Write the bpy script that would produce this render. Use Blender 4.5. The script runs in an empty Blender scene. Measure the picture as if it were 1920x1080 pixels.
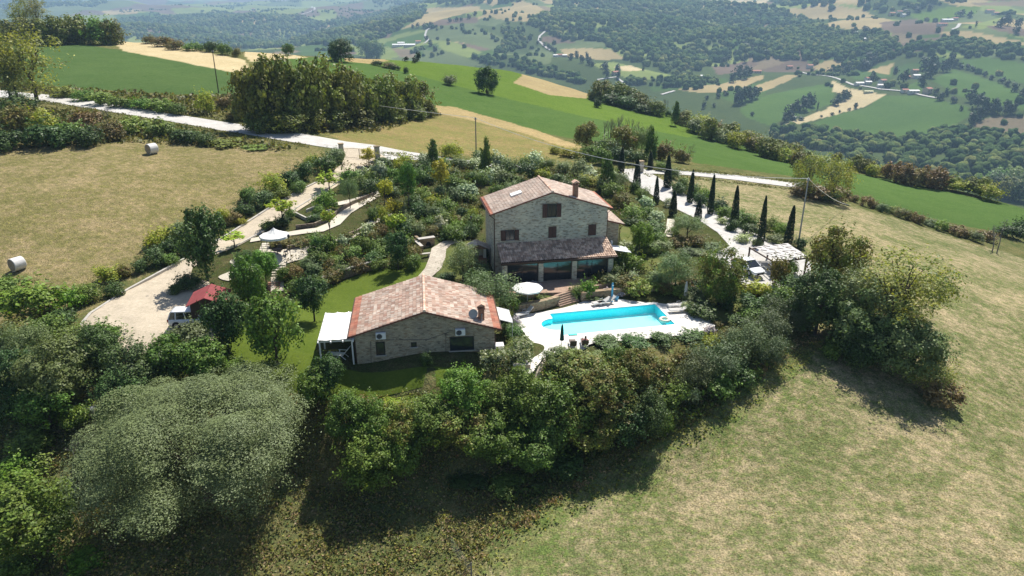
import bpy, bmesh, math, random
import numpy as np
from mathutils import Vector, Matrix, Euler
from mathutils.geometry import tessellate_polygon
R = math.radians
HAZE = 1.5e-4
rng = np.random.default_rng(7)
random.seed(7)
# ------------------------------------------------------------------ camera, world, sun, exposure
SC = bpy.context.scene
COL = SC.collection
CAM_H, PITCH, FPX = 30.0, R(22.285), 1365.9
cam = bpy.data.cameras.new('camera'); camo = bpy.data.objects.new('camera', cam); COL.objects.link(camo)
cam.sensor_width = 36; cam.lens = FPX / 1920 * 36; cam.clip_end = 30000; cam.clip_start = 0.5
camo.location = (0, 0, CAM_H); camo.rotation_euler = (R(90) - PITCH, 0, 0)
SC.camera = camo
SUN_AZ, SUN_EL = R(25), R(56)
w = bpy.data.worlds.new('World'); SC.world = w; w.use_nodes = True
nt = w.node_tree; bg = nt.nodes['Background']
sky = nt.nodes.new('ShaderNodeTexSky'); sky.sky_type = 'NISHITA'; sky.sun_disc = False
sky.sun_elevation = SUN_EL; sky.sun_rotation = SUN_AZ; sky.altitude = 400
nt.links.new(sky.outputs[0], bg.inputs[0]); bg.inputs[1].default_value = 0.088
sl = bpy.data.lights.new('sun', 'SUN'); sl.energy = 5.0; sl.angle = R(0.5); sl.color = (1, .955, .88)
so = bpy.data.objects.new('sun', sl); COL.objects.link(so)
sd = Vector((math.sin(SUN_AZ) * math.cos(SUN_EL), math.cos(SUN_AZ) * math.cos(SUN_EL), math.sin(SUN_EL)))
so.rotation_euler = sd.to_track_quat('Z', 'Y').to_euler()
SC.view_settings.view_transform = 'Standard'; SC.view_settings.look = 'None'
SC.view_settings.gamma = 1; SC.view_settings.exposure = 0.5
SC.cycles.max_bounces = 6; SC.cycles.diffuse_bounces = 2; SC.cycles.glossy_bounces = 2
SC.cycles.transmission_bounces = 4; SC.cycles.transparent_max_bounces = 8; SC.cycles.volume_bounces = 0
SC.cycles.use_denoising = True

# ------------------------------------------------------------------ pixel rays and terrain height
cP, sP = math.cos(PITCH), math.sin(PITCH)
def ray(px, py):
    a = (px - 960) / FPX; b = (540 - py) / FPX
    return np.array([a, cP + b * sP, -sP + b * cP])
def at(px, py, z):
    d = ray(px, py); t = (z - CAM_H) / d[2]
    return np.array([d[0] * t, d[1] * t])
def depth(x, y, z): return y * cP - (z - CAM_H) * sP
def smooth(a, b, v):
    t = np.clip((v - a) / (b - a), 0, 1); return t * t * (3 - 2 * t)

CTRL_W = [(4,66,0),(15,68,0),(17,63,0),(10,61,0),(3,61,0),(9,70,0),(-13,56,0),(-2,55,0),(-8,64,0),(-14,64,0),(-1,60,0),(-2,74,1.1),(10,76,1.1),(-3,81,1.2),(9,83,1.2),(4,72.5,1.1),(-7,72,.6),(20,72,.4),(14,73.5,.9)]
CTRL_P = [(640,297,5),(710,297,4.6),(200,600,.5),(300,560,.6),(350,520,.9),(450,440,2.0),(560,370,3.3),(600,340,4.0),(510,545,.1),(515,490,1.9),(620,520,.2),(560,470,2.1),(35,505,1),(285,287,6.5),(0,280,7.5),(100,400,4),
 (0,600,-1),(550,275,6),(80,180,9),(300,225,7.5),(450,245,6.5),(700,290,4.5),(410,173,9),(0,60,13),(230,80,12),(450,100,11),(600,110,9),(780,120,5),
 (960,140,0),(1110,185,-6),(1250,215,-10),(1450,290,-14),(1700,340,-17),(1920,400,-18),(820,215,2.5),(480,245,6.5),(893,300,1.5),(1200,320,.5),
 (1060,300,.8),(1430,330,-4),(1350,380,-1),(1500,458,-.3),(1440,500,0),(1700,450,-5),(1860,475,-11),(1920,600,-6),(1700,700,-3),(1500,640,-1.5),
 (1920,800,-6),(1920,1080,-6),(1400,760,-3),(1200,850,-5),(1000,950,-6),(1000,1080,-7),(1400,1080,-6),(900,1000,-7),(600,900,-6),(600,1080,-8),
 (400,950,-6),(200,900,-6),(0,900,-6),(0,1080,-8),(0,700,-2.5),(150,700,-1.5),(300,720,-1.5),(600,720,-.3),(800,720,-.1),(1000,700,-.3),(1200,700,-1),(1000,800,-4),(800,850,-4.5),(760,400,2.4),(850,360,2.2)]
CP = [(x, y, z) for x, y, z in CTRL_W] + [(*at(px, py, z), z) for px, py, z in CTRL_P]
CP = np.array(CP)
def _k(r): return np.where(r > 1e-6, r * r * np.log(np.maximum(r, 1e-6)), 0)
_S = 50.
def _fit():
    X = CP[:, :2] / _S; n = len(X)
    K = _k(np.linalg.norm(X[:, None] - X[None], axis=2)) + np.eye(n) * .002
    Pm = np.c_[np.ones(n), X]
    A = np.zeros((n + 3, n + 3)); A[:n, :n] = K; A[:n, n:] = Pm; A[n:, :n] = Pm.T
    return np.linalg.solve(A, np.r_[CP[:, 2], 0, 0, 0])
_W = _fit()
def tps(x, y):
    x = x / _S; y = y / _S
    z = _W[-3] + _W[-2] * x + _W[-1] * y
    for i in range(len(CP)):
        z = z + _W[i] * _k(np.hypot(x - CP[i, 0] / _S, y - CP[i, 1] / _S))
    return z
CREST = [(-600,40,13),(0,50,13),(230,78,12),(450,98,11),(600,108,9),(780,116,5),(960,135,0),(1110,180,-6),(1250,210,-10),(1450,285,-14),(1700,336,-17),(1920,396,-18),(2500,500,-20)]
_cr = [(math.atan2(*at(px, py, z)), float(np.hypot(*at(px, py, z)))) for px, py, z in CREST]
_ct = np.array([c[0] for c in _cr]); _cd = np.array([c[1] for c in _cr])
def far_z(x, y):
    D = np.hypot(x, y); th = np.arctan2(x, y)
    w = smooth(R(-17), R(0), th)
    z = -128 + w * (118 * smooth(1050, 2350, D) + 10 * smooth(2300, 3200, D)) + (1 - w) * (70 * smooth(1500, 6500, D))
    A = smooth(350, 1400, D)
    z = z + A * (21 * np.sin(x / 290 + .7 + y / 800) * np.cos(y / 330 - x / 1300 + .5) + 17 * np.sin((x + .6 * y) / 150 + 2) * np.cos((y - .3 * x) / 190)
                 + 9 * np.sin(x / 66 + 1.3 * np.sin(y / 110)) * np.cos(y / 75 + x / 190))
    z = z + smooth(2500, 5000, D) * (26 * np.sin(x / 900 + 1.1) * np.cos(y / 1100 + .4))
    z = z + smooth(7500, 11500, D) * (50 + 12 * np.sin(x / 1500))
    return np.minimum(z, 38)
def terrain(x, y, hollow=True):
    x = np.atleast_1d(np.asarray(x, float)); y = np.atleast_1d(np.asarray(y, float))
    D = np.hypot(x, y); th = np.arctan2(x, y)
    Dc = np.interp(th, _ct, _cd)
    k = np.minimum(1, Dc / np.maximum(D, 1e-3))
    zn = tps(x * k, y * k)
    s = np.maximum(0, D - Dc)
    z = zn - .46 * s * s / (s + 22)
    fz = far_z(x, y)
    h = np.clip(.5 + (z - fz) / 60, 0, 1)
    z2 = fz * (1 - h) + z * h + 15 * h * (1 - h)
    z = np.where(s > 0, np.where(h >= 1, z, z2), z)
    z = z + (1 - smooth(300, 800, D)) * .12 * np.sin(x / 3.1 + np.sin(y / 4.3)) * np.sin(y / 3.7) * smooth(0, 8, np.hypot(x - 3, y - 66) - 26)
    if hollow:
        # the pool is dug into the ground
        u = (x - PX0) * PC + (y - PY0) * PS; v = -(x - PX0) * PS + (y - PY0) * PC
        z = np.where((u > -.2 - 1.6) & (u < PL + .3) & (v > -.3) & (v < PW + .3), -2.4, z)
    return z
PX0, PY0, PYAW, PL, PW = 4.80, 61.25, .216, 11.2, 5.0
PC, PS = math.cos(PYAW), math.sin(PYAW)
_T = np.geomspace(25, 14000, 2600)
def hit(px, py, lift=0.0):
    """ground point seen at a photo position"""
    d = ray(px, py); h = math.hypot(d[0], d[1])
    t = _T / h
    x, y, z = d[0] * t, d[1] * t, CAM_H + d[2] * t
    g = z - terrain(x, y, False) - lift
    i = np.argmax(g < 0)
    if g[i] >= 0: i = len(t) - 1
    if i == 0: i = 1
    a = g[i - 1] / (g[i - 1] - g[i] + 1e-9); tt = t[i - 1] + (t[i] - t[i - 1]) * a
    return np.array([d[0] * tt, d[1] * tt, CAM_H + d[2] * tt - lift])
def gz(x, y): return float(terrain(x, y, False)[0])

# ------------------------------------------------------------------ object helpers
def tag(o, label=None, cat=None, group=None, kind=None):
    if label: o['label'] = label
    if cat: o['category'] = cat
    if group: o['group'] = group
    if kind: o['kind'] = kind
    return o
def empty(name, loc, rz=0, label=None, cat=None, group=None):
    o = bpy.data.objects.new(name, None); COL.objects.link(o)
    o.location = loc; o.rotation_euler = (0, 0, rz); o.empty_display_size = .3
    return tag(o, label, cat, group)
def link(name, me, parent=None, mat=None, loc=None):
    o = bpy.data.objects.new(name, me); COL.objects.link(o)
    if mat is not None and not me.materials: me.materials.append(mat)
    if parent is not None: o.parent = parent
    if loc is not None: o.location = loc
    return o
def mesh_np(name, V, F, smooth_=False):
    me = bpy.data.meshes.new(name); V = np.asarray(V, np.float32); F = np.asarray(F, np.int32)
    me.vertices.add(len(V)); me.vertices.foreach_set('co', V.ravel())
    n, k = F.shape
    me.loops.add(n * k); me.loops.foreach_set('vertex_index', F.ravel())
    me.polygons.add(n); me.polygons.foreach_set('loop_start', np.arange(0, n * k, k, dtype=np.int32))
    me.polygons.foreach_set('loop_total', np.full(n, k, np.int32))
    me.polygons.foreach_set('use_smooth', np.full(n, bool(smooth_)))
    me.update(calc_edges=True); return me
class MB:
    def __init__(s): s.v = []; s.f = []
    def add(s, vs, fs, M=None):
        b = len(s.v)
        for p in vs: s.v.append(tuple(M @ Vector(p)) if M is not None else tuple(p))
        for f in fs: s.f.append(tuple(b + i for i in f))
        return s
    def box(s, x0, x1, y0, y1, z0, z1, M=None):
        return s.add([(x0,y0,z0),(x1,y0,z0),(x1,y1,z0),(x0,y1,z0),(x0,y0,z1),(x1,y0,z1),(x1,y1,z1),(x0,y1,z1)],
                     [(3,2,1,0),(4,5,6,7),(0,1,5,4),(1,2,6,5),(2,3,7,6),(3,0,4,7)], M)
    def beam(s, a, b, w, h=None):
        a, b = Vector(a), Vector(b); h = h or w; d = b - a; L = d.length
        if L < 1e-6: return s
        M = Matrix.Translation(a) @ d.to_track_quat('Z', 'Y').to_matrix().to_4x4()
        return s.box(-w/2, w/2, -h/2, h/2, 0, L, M)
    def tube(s, pts, rad, n=8, cap=True):
        pts = [Vector(p) for p in pts]; rad = rad if hasattr(rad, '__len__') else [rad] * len(pts)
        b = len(s.v); up = Vector((0, 0, 1))
        for i, p in enumerate(pts):
            d = (pts[min(i + 1, len(pts) - 1)] - pts[max(i - 1, 0)]).normalized()
            u = d.cross(up if abs(d.z) < .95 else Vector((1, 0, 0))).normalized(); v = d.cross(u)
            for k in range(n):
                a = 2 * math.pi * k / n
                s.v.append(tuple(p + (u * math.cos(a) + v * math.sin(a)) * rad[i]))
        for i in range(len(pts) - 1):
            for k in range(n):
                q = b + i * n
                s.f.append((q + k, q + (k + 1) % n, q + n + (k + 1) % n, q + n + k))
        if cap:
            s.f.append(tuple(b + k for k in range(n))[::-1]); q = b + (len(pts) - 1) * n
            s.f.append(tuple(q + k for k in range(n)))
        return s
    def disc(s, c, r, n=20, z=0): 
        return s.add([(c[0] + r * math.cos(2*math.pi*k/n), c[1] + r * math.sin(2*math.pi*k/n), z) for k in range(n)], [tuple(range(n))])
    def lathe(s, prof, n=24, M=None):
        vs = []; fs = []
        for (r, z) in prof:
            for k in range(n): vs.append((r * math.cos(2*math.pi*k/n), r * math.sin(2*math.pi*k/n), z))
        for i in range(len(prof) - 1):
            for k in range(n): fs.append((i*n+k, i*n+(k+1)%n, (i+1)*n+(k+1)%n, (i+1)*n+k))
        fs.append(tuple(range(n))[::-1]); fs.append(tuple((len(prof)-1)*n + k for k in range(n)))
        return s.add(vs, fs, M)
    def prism(s, poly, z0, z1, M=None):
        n = len(poly)
        return s.add([(x, y, z0) for x, y in poly] + [(x, y, z1) for x, y in poly],
                     [tuple(range(n))[::-1], tuple(range(n, 2*n))] + [(i, (i+1) % n, n + (i+1) % n, n + i) for i in range(n)], M)
    def build(s, name, mat, parent=None, sm=False, bevel=0, loc=None):
        me = bpy.data.meshes.new(name); me.from_pydata(s.v, [], s.f); me.update()
        bm = bmesh.new(); bm.from_mesh(me); bmesh.ops.recalc_face_normals(bm, faces=bm.faces)
        bm.to_mesh(me); bm.free()
        if sm:
            me.polygons.foreach_set('use_smooth', np.ones(len(me.polygons), bool))
        o = link(name, me, parent, mat, loc)
        if bevel:
            m = o.modifiers.new('bevel', 'BEVEL'); m.width = bevel; m.segments = 2; m.limit_method = 'ANGLE'
        return o
def copy_tree(o, parent=None):
    c = o.copy(); COL.objects.link(c)
    if parent is not None: c.parent = parent
    for ch in list(o.children): copy_tree(ch, c)
    return c

# ------------------------------------------------------------------ materials
def new_mat(name):
    m = bpy.data.materials.new(name); m.use_nodes = True
    t = m.node_tree; return m, t, t.nodes['Principled BSDF']
def N(t, kind, **kw):
    n = t.nodes.new('ShaderNode' + kind)
    for k, v in kw.items():
        if k.startswith('i_'): n.inputs[k[2:].replace('_', ' ')].default_value = v
        else: setattr(n, k, v)
    return n
def mix(t, fac, a, b, mode='MIX'):
    n = t.nodes.new('ShaderNodeMix'); n.data_type = 'RGBA'; n.blend_type = mode
    for i, s in ((0, fac), (6, a), (7, b)):
        if hasattr(s, 'is_linked') or hasattr(s, 'links'): t.links.new(s, n.inputs[i])
        else: n.inputs[i].default_value = s if i == 0 else (*s[:3], 1)
    return n.outputs[2]
def mth(t, op, a, b=None, c=None):
    n = t.nodes.new('ShaderNodeMath'); n.operation = op
    for i, s in enumerate((a, b, c)):
        if s is None: continue
        if hasattr(s, 'links'): t.links.new(s, n.inputs[i])
        else: n.inputs[i].default_value = s
    return n.outputs[0]
def noise(t, vec, scale, detail=4, rough=.6, out='Fac'):
    n = N(t, 'TexNoise'); n.inputs['Scale'].default_value = scale; n.inputs['Detail'].default_value = detail; n.inputs['Roughness'].default_value = rough
    if vec is not None: t.links.new(vec, n.inputs['Vector'])
    return n.outputs[out]
def ramp(t, fac, stops):
    r = t.nodes.new('ShaderNodeValToRGB'); e = r.color_ramp.elements
    while len(e) < len(stops): e.new(.5)
    for el, (p, c) in zip(e, stops): el.position = p; el.color = (*c, 1) if len(c) == 3 else c
    t.links.new(fac, r.inputs[0]); return r.outputs[0]
def bump(t, h, b, strength=.5, dist=.05):
    n = t.nodes.new('ShaderNodeBump'); n.inputs['Strength'].default_value = strength; n.inputs['Distance'].default_value = dist
    t.links.new(h, n.inputs['Height']); t.links.new(n.outputs[0], b.inputs['Normal'])
def plain(name, c, rough=.7, metal=0., var=.12, scale=3., spec=.3, bstr=0.):
    m, t, b = new_mat(name); tc = N(t, 'TexCoord')
    f = noise(t, tc.outputs['Object'], scale, 5, .65)
    lo = tuple(max(0, x * (1 - var)) for x in c); hi = tuple(min(1, x * (1 + var)) for x in c)
    t.links.new(ramp(t, f, [(.3, lo), (.7, hi)]), b.inputs['Base Color'])
    b.inputs['Roughness'].default_value = rough; b.inputs['Metallic'].default_value = metal
    b.inputs['Specular IOR Level'].default_value = spec
    if bstr: bump(t, noise(t, tc.outputs['Object'], scale * 4, 4), b, bstr)
    return m
def stone_mat(name, c1, c2, mortar, bw=.34, rh=.13, warm=(.32, .22, .14)):
    m, t, b = new_mat(name); tc = N(t, 'TexCoord'); sp = N(t, 'SeparateXYZ'); t.links.new(tc.outputs['Object'], sp.inputs[0])
    cx = mth(t, 'ADD', sp.outputs[0], sp.outputs[1]); cb = N(t, 'CombineXYZ'); t.links.new(cx, cb.inputs[0]); t.links.new(sp.outputs[2], cb.inputs[1])
    nz = N(t, 'TexNoise'); nz.inputs['Scale'].default_value = 2.2; t.links.new(cb.outputs[0], nz.inputs['Vector'])
    va = N(t, 'VectorMath', operation='MULTIPLY_ADD'); t.links.new(nz.outputs['Color'], va.inputs[0]); va.inputs[1].default_value = (.22, .16, 0); t.links.new(cb.outputs[0], va.inputs[2])
    br = N(t, 'TexBrick'); br.offset = .5; t.links.new(va.outputs[0], br.inputs['Vector'])
    br.inputs['Color1'].default_value = (*c1, 1); br.inputs['Color2'].default_value = (*c2, 1); br.inputs['Mortar'].default_value = (*mortar, 1)
    br.inputs['Scale'].default_value = 1; br.inputs['Brick Width'].default_value = bw; br.inputs['Row Height'].default_value = rh
    br.inputs['Mortar Size'].default_value = .016; br.inputs['Mortar Smooth'].default_value = .3; br.inputs['Bias'].default_value = 0
    vo = N(t, 'TexVoronoi'); vo.inputs['Scale'].default_value = 1.0; vm = N(t, 'VectorMath', operation='MULTIPLY'); vm.inputs[1].default_value = (3.6, 9.5, 1); t.links.new(va.outputs[0], vm.inputs[0]); t.links.new(vm.outputs[0], vo.inputs['Vector'])
    sc = N(t, 'SeparateColor'); t.links.new(vo.outputs['Color'], sc.inputs[0])
    k1 = mth(t, 'GREATER_THAN', sc.outputs[0], .88)
    c = mix(t, mth(t, 'MULTIPLY', k1, .6), br.outputs['Color'], tuple(x * .4 for x in c2))
    k2 = mth(t, 'LESS_THAN', sc.outputs[1], .12)
    c = mix(t, mth(t, 'MULTIPLY', k2, .55), c, warm)
    big = noise(t, cb.outputs[0], .5, 4, .6)
    c = mix(t, 1.0, c, ramp(t, big, [(.3, (.78, .78, .8)), (.7, (1.15, 1.12, 1.05))]), 'MULTIPLY')
    t.links.new(c, b.inputs['Base Color']); b.inputs['Roughness'].default_value = .9; b.inputs['Specular IOR Level'].default_value = .15
    h = mth(t, 'MULTIPLY_ADD', br.outputs['Fac'], -1.0, sc.outputs[2]); bump(t, h, b, .6, .04)
    return m
def tile_mat(name, cols, rowc=None):
    m, t, b = new_mat(name); uv = N(t, 'UVMap'); uv.uv_map = 'tile'
    fl = N(t, 'VectorMath', operation='FLOOR'); t.links.new(uv.outputs[0], fl.inputs[0])
    wn = N(t, 'TexWhiteNoise', noise_dimensions='2D'); t.links.new(fl.outputs[0], wn.inputs[0])
    n = len(cols); c = ramp(t, wn.outputs['Value'], [(i / n, col) for i, col in enumerate(cols)])
    t.nodes[-1].color_ramp.interpolation = 'CONSTANT'
    tc = N(t, 'TexCoord')
    blk = N(t, 'VectorMath', operation='MULTIPLY'); t.links.new(uv.outputs[0], blk.inputs[0]); blk.inputs[1].default_value = (.22, .5, 1)
    fl2 = N(t, 'VectorMath', operation='FLOOR'); t.links.new(blk.outputs[0], fl2.inputs[0])
    wn2 = N(t, 'TexWhiteNoise', noise_dimensions='2D'); t.links.new(fl2.outputs[0], wn2.inputs[0])
    c = mix(t, 1.0, c, ramp(t, wn2.outputs['Value'], [(0, (.86, .84, .84)), (1, (1.12, 1.08, 1.06))]), 'MULTIPLY')
    g = noise(t, tc.outputs['Object'], 1.1, 6, .7)
    c = mix(t, mth(t, 'MULTIPLY', ramp(t, g, [(.48, (0, 0, 0)), (.72, (1, 1, 1))]), .55), c, (.30, .25, .20))
    t.links.new(c, b.inputs['Base Color']); b.inputs['Roughness'].default_value = .9; b.inputs['Specular IOR Level'].default_value = .12
    return m
def foliage_mat(name, tint, tamt=.45, trans=.25, rnd=.5):
    """leaf colour = the object's own colour, varied per leaf and per clump, partly turned to a second seasonal tint"""
    m, t, b = new_mat(name); oi = N(t, 'ObjectInfo'); ge = N(t, 'NewGeometry'); tc = N(t, 'TexCoord')
    cl = noise(t, tc.outputs['Object'], 2.6, 3, .6)
    f = mth(t, 'MULTIPLY', ramp(t, cl, [(.42, (0, 0, 0)), (.66, (1, 1, 1))]), tamt)
    c = mix(t, f, oi.outputs['Color'], tint)
    v = mth(t, 'MULTIPLY_ADD', ge.outputs['Random Per Island'], rnd * 2, 1 - rnd)
    hs = N(t, 'HueSaturation'); t.links.new(c, hs.inputs['Color']); t.links.new(v, hs.inputs['Value'])
    t.links.new(mth(t, 'MULTIPLY_ADD', oi.outputs['Random'], .03, .485), hs.inputs['Hue'])
    t.links.new(hs.outputs[0], b.inputs['Base Color']); b.inputs['Roughness'].default_value = .5; b.inputs['Specular IOR Level'].default_value = .2
    tr = N(t, 'BsdfTranslucent'); t.links.new(mix(t, 1.0, hs.outputs[0], (1.3, 1.35, .5), 'MULTIPLY'), tr.inputs[0])
    ms = N(t, 'MixShader'); ms.inputs[0].default_value = trans
    t.links.new(b.outputs[0], ms.inputs[1]); t.links.new(tr.outputs[0], ms.inputs[2]); t.links.new(ms.outputs[0], t.nodes['Material Output'].inputs[0])
    return m
M = {}
M['stone'] = stone_mat('pale_stone_masonry', (.68, .63, .52), (.48, .445, .365), (.52, .48, .40))
M['stone2'] = stone_mat('brown_stone_masonry', (.56, .49, .37), (.38, .33, .245), (.36, .315, .24), .3, .11)
M['stone3'] = stone_mat('garden_stone_masonry', (.46, .36, .24), (.30, .23, .15), (.2, .16, .11), .3, .14)
M['log'] = stone_mat('timber_palisade', (.30, .24, .18), (.2, .155, .12), (.07, .055, .04), .16, 2.0, (.36, .3, .24))
M['tile_main'] = tile_mat('aged_roof_tiles', [(0.549,0.445,0.367),(0.598,0.503,0.421),(0.510,0.403,0.324),(0.627,0.541,0.454),(0.490,0.371,0.297),(0.568,0.477,0.394)])
M['tile_annex'] = tile_mat('mottled_roof_tiles', [(0.549,0.403,0.313),(0.627,0.519,0.421),(0.461,0.297,0.227),(0.666,0.583,0.486),(0.519,0.382,0.302),(0.588,0.466,0.378),(0.421,0.307,0.238)])
M['tile_red'] = tile_mat('red_edge_tiles', [(.50,.22,.15),(.55,.27,.18),(.44,.18,.12)])
M['tile_ridge'] = tile_mat('pale_ridge_tiles', [(.70,.50,.38),(.62,.42,.31),(.78,.60,.48)])
M['tile_porch'] = tile_mat('porch_roof_tiles', [(.56,.42,.32),(.66,.50,.38),(.44,.31,.23),(.74,.58,.45),(.36,.27,.21)])
M['wood_dark'] = plain('dark_brown_timber', (.075, .045, .03), .7)
M['shutter'] = plain('red_brown_shutter_paint', (.085, .04, .032), .6)
M['frame_dark'] = plain('dark_window_frame', (.03, .03, .035), .5)
M['glass'] = plain('dark_window_glass', (.025, .03, .035), .08, 0, .2, 1, .7)
M['white'] = plain('white_paint', (.78, .77, .74), .5, 0, .04)
M['white_metal'] = plain('white_enamel', (.8, .8, .8), .35, 0, .02, 3, .5)
M['canvas'] = plain('white_canvas', (.74, .73, .70), .9, 0, .03, 1)
M['cloth_grey'] = plain('grey_mesh_fabric', (.50, .48, .45), .85, 0, .08)
M['metal'] = plain('grey_galvanised_metal', (.32, .34, .36), .45, .5, .1)
M['metal_dark'] = plain('dark_iron', (.05, .05, .055), .5, .3)
M['copper'] = plain('brown_gutter', (.09, .05, .035), .5, .2)
M['concrete'] = plain('pale_concrete', (.45, .42, .37), .9, 0, .15, 2)
M['paint_red'] = plain('red_felt_roofing', (.24, .05, .05), .8, 0, .22, 1.2)
M['brick'] = plain('red_brick', (.30, .165, .11), .9, 0, .3, 6)
M['water_ring'] = plain('cream_vinyl', (.75, .70, .55), .4)
M['blue'] = plain('blue_plastic', (.10, .33, .52), .4)
M['green_cloth'] = plain('dark_green_canvas', (.015, .10, .075), .85)
M['green_vinyl'] = plain('turquoise_vinyl', (.05, .5, .42), .4)
M['rubber'] = plain('black_rubber', (.015, .015, .016), .8)
M['car_white'] = plain('white_car_paint', (.80, .80, .80), .22, 0, .01, 1, .6)
M['car_glass'] = plain('tinted_car_glass', (.012, .016, .02), .05, 0, .1, 1, .8)
M['skin'] = plain('tanned_skin', (.42, .22, .15), .55, 0, .06)
M['hair'] = plain('dark_hair', (.02, .014, .01), .7)
M['cloth_red'] = plain('red_pink_cloth', (.48, .10, .12), .85)
M['bark'] = plain('brown_bark', (.085, .065, .05), .95, 0, .35, 5, .1, .5)
M['bark_pale'] = plain('pale_grey_bark', (.22, .20, .17), .95, 0, .3, 5, .1)
M['hay'] = plain('grey_brown_hay', (.30, .25, .18), .95, 0, .3, 6, .1, .6)
M['hay_wrap'] = plain('pale_bale_net_wrap', (.62, .60, .57), .6, 0, .12, 4)
M['plaster'] = plain('pale_plaster', (.62, .58, .50), .9, 0, .1, 1)
M['plaster2'] = plain('ochre_plaster', (.50, .40, .28), .9, 0, .1, 1)
M['far_roof'] = plain('far_red_roof', (.38, .17, .12), .9, 0, .2, 1)
M['far_roof_pale'] = plain('far_pale_roof', (.70, .69, .66), .7, 0, .05, 1)
M['fo'] = foliage_mat('leaves_green', (.17, .19, .035), .4)
M['fo_rust'] = foliage_mat('leaves_turning', (.23, .135, .05), .75)
M['fo_oak'] = foliage_mat('oak_leaves', (.19, .15, .04), .5)
M['fo_silver'] = foliage_mat('leaves_grey_green', (.18, .215, .11), .6, .2, .25)
M['fo_white'] = foliage_mat('leaves_variegated', (.60, .60, .42), .8, .25)
M['fo_lav'] = foliage_mat('lavender_flowers', (.30, .25, .38), .9, .2)
M['fo_yellow'] = foliage_mat('leaves_yellowing', (.38, .34, .05), .8, .35)
M['fo_dark'] = foliage_mat('leaves_dark', (.05, .075, .025), .4, .15)
# ------------------------------------------------------------------ ground
def pip(X, Y, poly):
    poly = np.asarray(poly)[:, :2]; ins = np.zeros(X.shape, bool); idx = np.where((X >= poly[:,0].min()) & (X <= poly[:,0].max()) & (Y >= poly[:,1].min()) & (Y <= poly[:,1].max()))[0]
    x, y = X[idx], Y[idx]; r = np.zeros(len(idx), bool); n = len(poly)
    for i in range(n):
        x1, y1 = poly[i]; x2, y2 = poly[(i + 1) % n]
        if y1 == y2: continue
        c = ((y1 > y) != (y2 > y)) & (x < (x2 - x1) * (y - y1) / (y2 - y1) + x1); r ^= c
    ins[idx] = r; return ins
def gpoly(px, sub=3):
    out = []
    for i in range(len(px)):
        a, b = px[i], px[(i + 1) % len(px)]
        for k in range(sub):
            out.append(hit(a[0] + (b[0] - a[0]) * k / sub, a[1] + (b[1] - a[1]) * k / sub)[:2])
    return out
# colours: (first, second, speckle)
GC = dict(crop=((.066,.118,.032),(.084,.136,.040),.4), crop2=((.058,.102,.034),(.076,.120,.042),.4), crop3=((.088,.146,.026),(.110,.165,.034),.4),
  dull=((.10,.135,.065),(.135,.16,.075),.3), pale=((.20,.235,.085),(.17,.21,.07),.2), tan=((.36,.29,.155),(.30,.235,.13),.3), straw=((.50,.42,.27),(.42,.34,.20),.4),
  plough=((.17,.125,.095),(.13,.10,.08),.25), earth=((.22,.17,.12),(.17,.14,.09),.3), white=((.62,.58,.50),(.58,.54,.46),.1), wood=((.055,.08,.035),(.075,.10,.04),.4),
  meadow=((.31,.24,.145),(.155,.145,.06),.97), stubble=((.385,.305,.205),(.125,.145,.06),1.0), verge=((.26,.235,.12),(.105,.145,.045),1.0), scrub=((.10,.115,.04),(.17,.15,.07),.7),
  leaf=((.19,.165,.08),(.085,.105,.04),.9), garden=((.10,.09,.045),(.055,.07,.025),.8), brown=((.27,.20,.10),(.17,.17,.06),.7), drygold=((.42,.31,.17),(.30,.24,.12),.7))
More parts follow.
